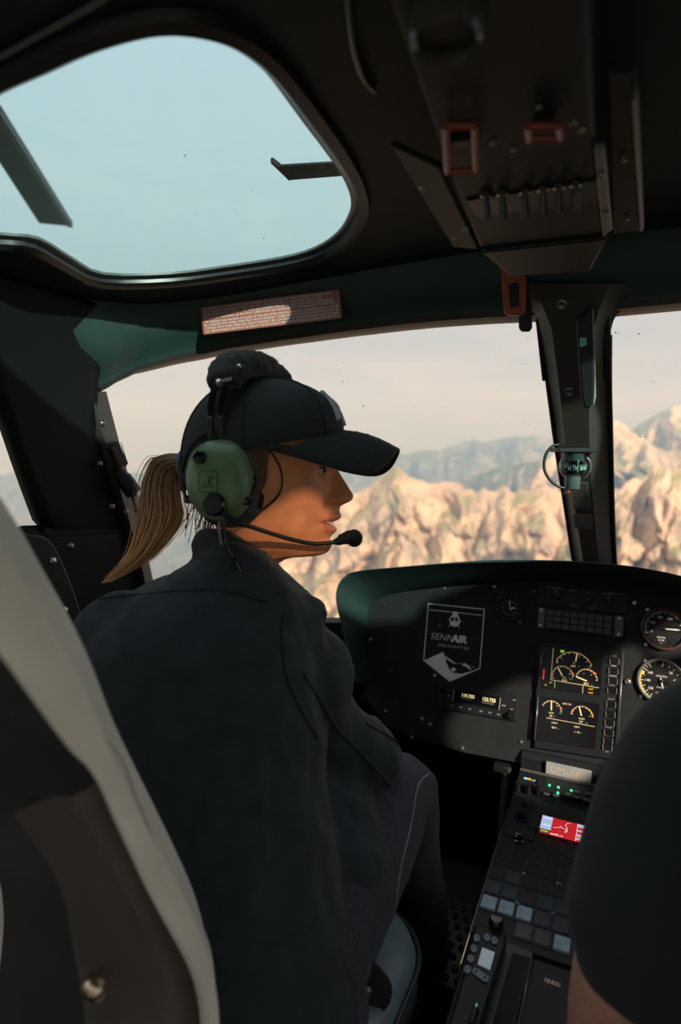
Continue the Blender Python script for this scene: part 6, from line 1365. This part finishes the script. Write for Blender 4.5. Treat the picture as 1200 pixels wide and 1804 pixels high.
# curved reinforcing plate with a rivet, lying in the rear shell
XP = XE - .045
pl_r = catmull([at(x, y, x=XP) for x, y in ((150, 1392), (178, 1440), (215, 1500), (255, 1580), (295, 1660), (325, 1720), (340, 1780), (345, 1850))], 5)
pl_l = catmull([at(x, y, x=XP - .03) for x, y in ((22, 1428), (60, 1475), (95, 1530), (115, 1585), (125, 1640), (135, 1700), (148, 1768), (150, 1850))], 5)
G = []
for a, c in zip(pl_r, pl_l): G.append([c + np.array([-.002, .02, 0]), c, c * .93 + a * .07 + np.array([0, -.005, 0]), c * .7 + a * .3 + np.array([0, .004, 0]), (a + c) / 2 + np.array([0, .006, 0]), c * .2 + a * .8 + np.array([0, -.004, 0]), a * .93 + c * .07 + np.array([0, -.008, 0]), a, a + np.array([0, .02, 0])])
plt_ = MB().grid(G).build('hinge_plate', m_shell, sl1, smooth=60)
rp = at(180, 1727, x=XP - .022) + np.array([0, -.006, 0]); MB().lathe([(.0095, 0), (.0093, .003), (.0075, .0062), (.004, .008), (0, .0084)], Fr(rp, (1, 0, 0), (0, .2, 1)), 20).build('rivet', M('brass_rivet', (.60, .48, .36), .28, metal=1.), plt_)
# lap belt anchor: black tab with a metal snap at the cushion edge
t = thing('belt_tab', at(640, 1760, d=.74), 'black rounded belt tab with a dull metal snap by the seat cushion', 'belt')
g = Fr(at(640, 1750, d=.735), RIGHT, -DOWN, -FWD); q = catmull([g.px(x, y) for x, y in ((560, 1600), (610, 1640), (655, 1690), (688, 1730), (688, 1762), (668, 1790), (630, 1830), (540, 1840), (500, 1720))], 4, True)
MB().prism([tuple(p) for p in q][::-1], g, -.004, .003).build('tab', M('black_webbing', (.012, .014, .016), .7, bump=.4, bscale=900), t, bevel=.0015)
MB().lathe([(.0090, .002), (.0088, .005), (.0065, .0066), (0, .007)], g.sub(*g.px(645, 1748, .003)), 20).build('snap_button', M('dull_snap', (.20, .19, .17), .4, metal=1.), t)
sl2 = thing('crew_seat', (.37, .5, 0), 'front right seat under the pilot', 'seat')
cushion(sl2, .375, .565, .38, .45, .25, .33, m_cush)
MB().loft([[np.array([.375 + x, .40 - .14 * (z - .35) / .6 + y, z]) for x, y in rrect(.40 * k, .07, .03, 6)] for z, k in ((.34, .9), (.5, 1), (.75, 1), (.88, .9), (.93, .6))]).build('backrest', m_seat, sl2, smooth=60)
# studded rubber pedal plate on the floor ahead of the seat
fp = thing('studded_foot_plate', (-.11, 1.0, .02), 'black foot plate with raised round studs beside the pedestal', 'foot plate')
zf = .12; c0 = at(792, 1655, z=zf); pfm = Fr(c0, (1, 0, 0), (0, 1, 0)); 
MB().prism(rrect(.12, .20, .02), pfm, -.012, 0).build('plate', m_rubber, fp, bevel=.002)
MB().box((c0[0], c0[1], .055), (.05, .12, .108)).build('plate_support', m_plastic, fp)
stm = MB().lathe([(.0065, 0), (.0062, .003), (.004, .005), (.0035, .003), (0, .003)], n=12).mesh('stud', M('wet_black_rubber', (.016, .02, .022), .18))
for i in range(5):
    for j in range(8): inst(stm, 'stud', pfm.sub(-.046 + .0205 * i + (.010 if j % 2 else 0), -.085 + .024 * j, 0), fp)

# unseen rear bench, added so its beige leather bounces light forward
rb = thing('bounce_bench', (0, -.5, 0), 'beige leather rear bench behind the camera', 'bench')
G = [[np.array([x * t, -.50 + y * t, z]) for x, y in rrect(1.36, .46, .06, 6)] for t, z in ((.97, .20), (1, .22), (1, .36), (.97, .385), (.85, .40), (.4, .405), (.02, .405))]
MB().grid(G, closeu=True).build('bench_cushion', m_seat, rb, smooth=60)
MB().box((0, -.50, .10), (1.2, .40, .20)).build('bench_base', m_plastic, rb, bevel=.01)
MB().loft([[np.array([x * k, -.70 - .06 * (z - .4) + y, z]) for x, y in rrect(1.34, .08, .03, 5)] for z, k in ((.40, 1), (.60, 1), (.63, .98))]).build('bench_back', m_seat, rb, smooth=60)
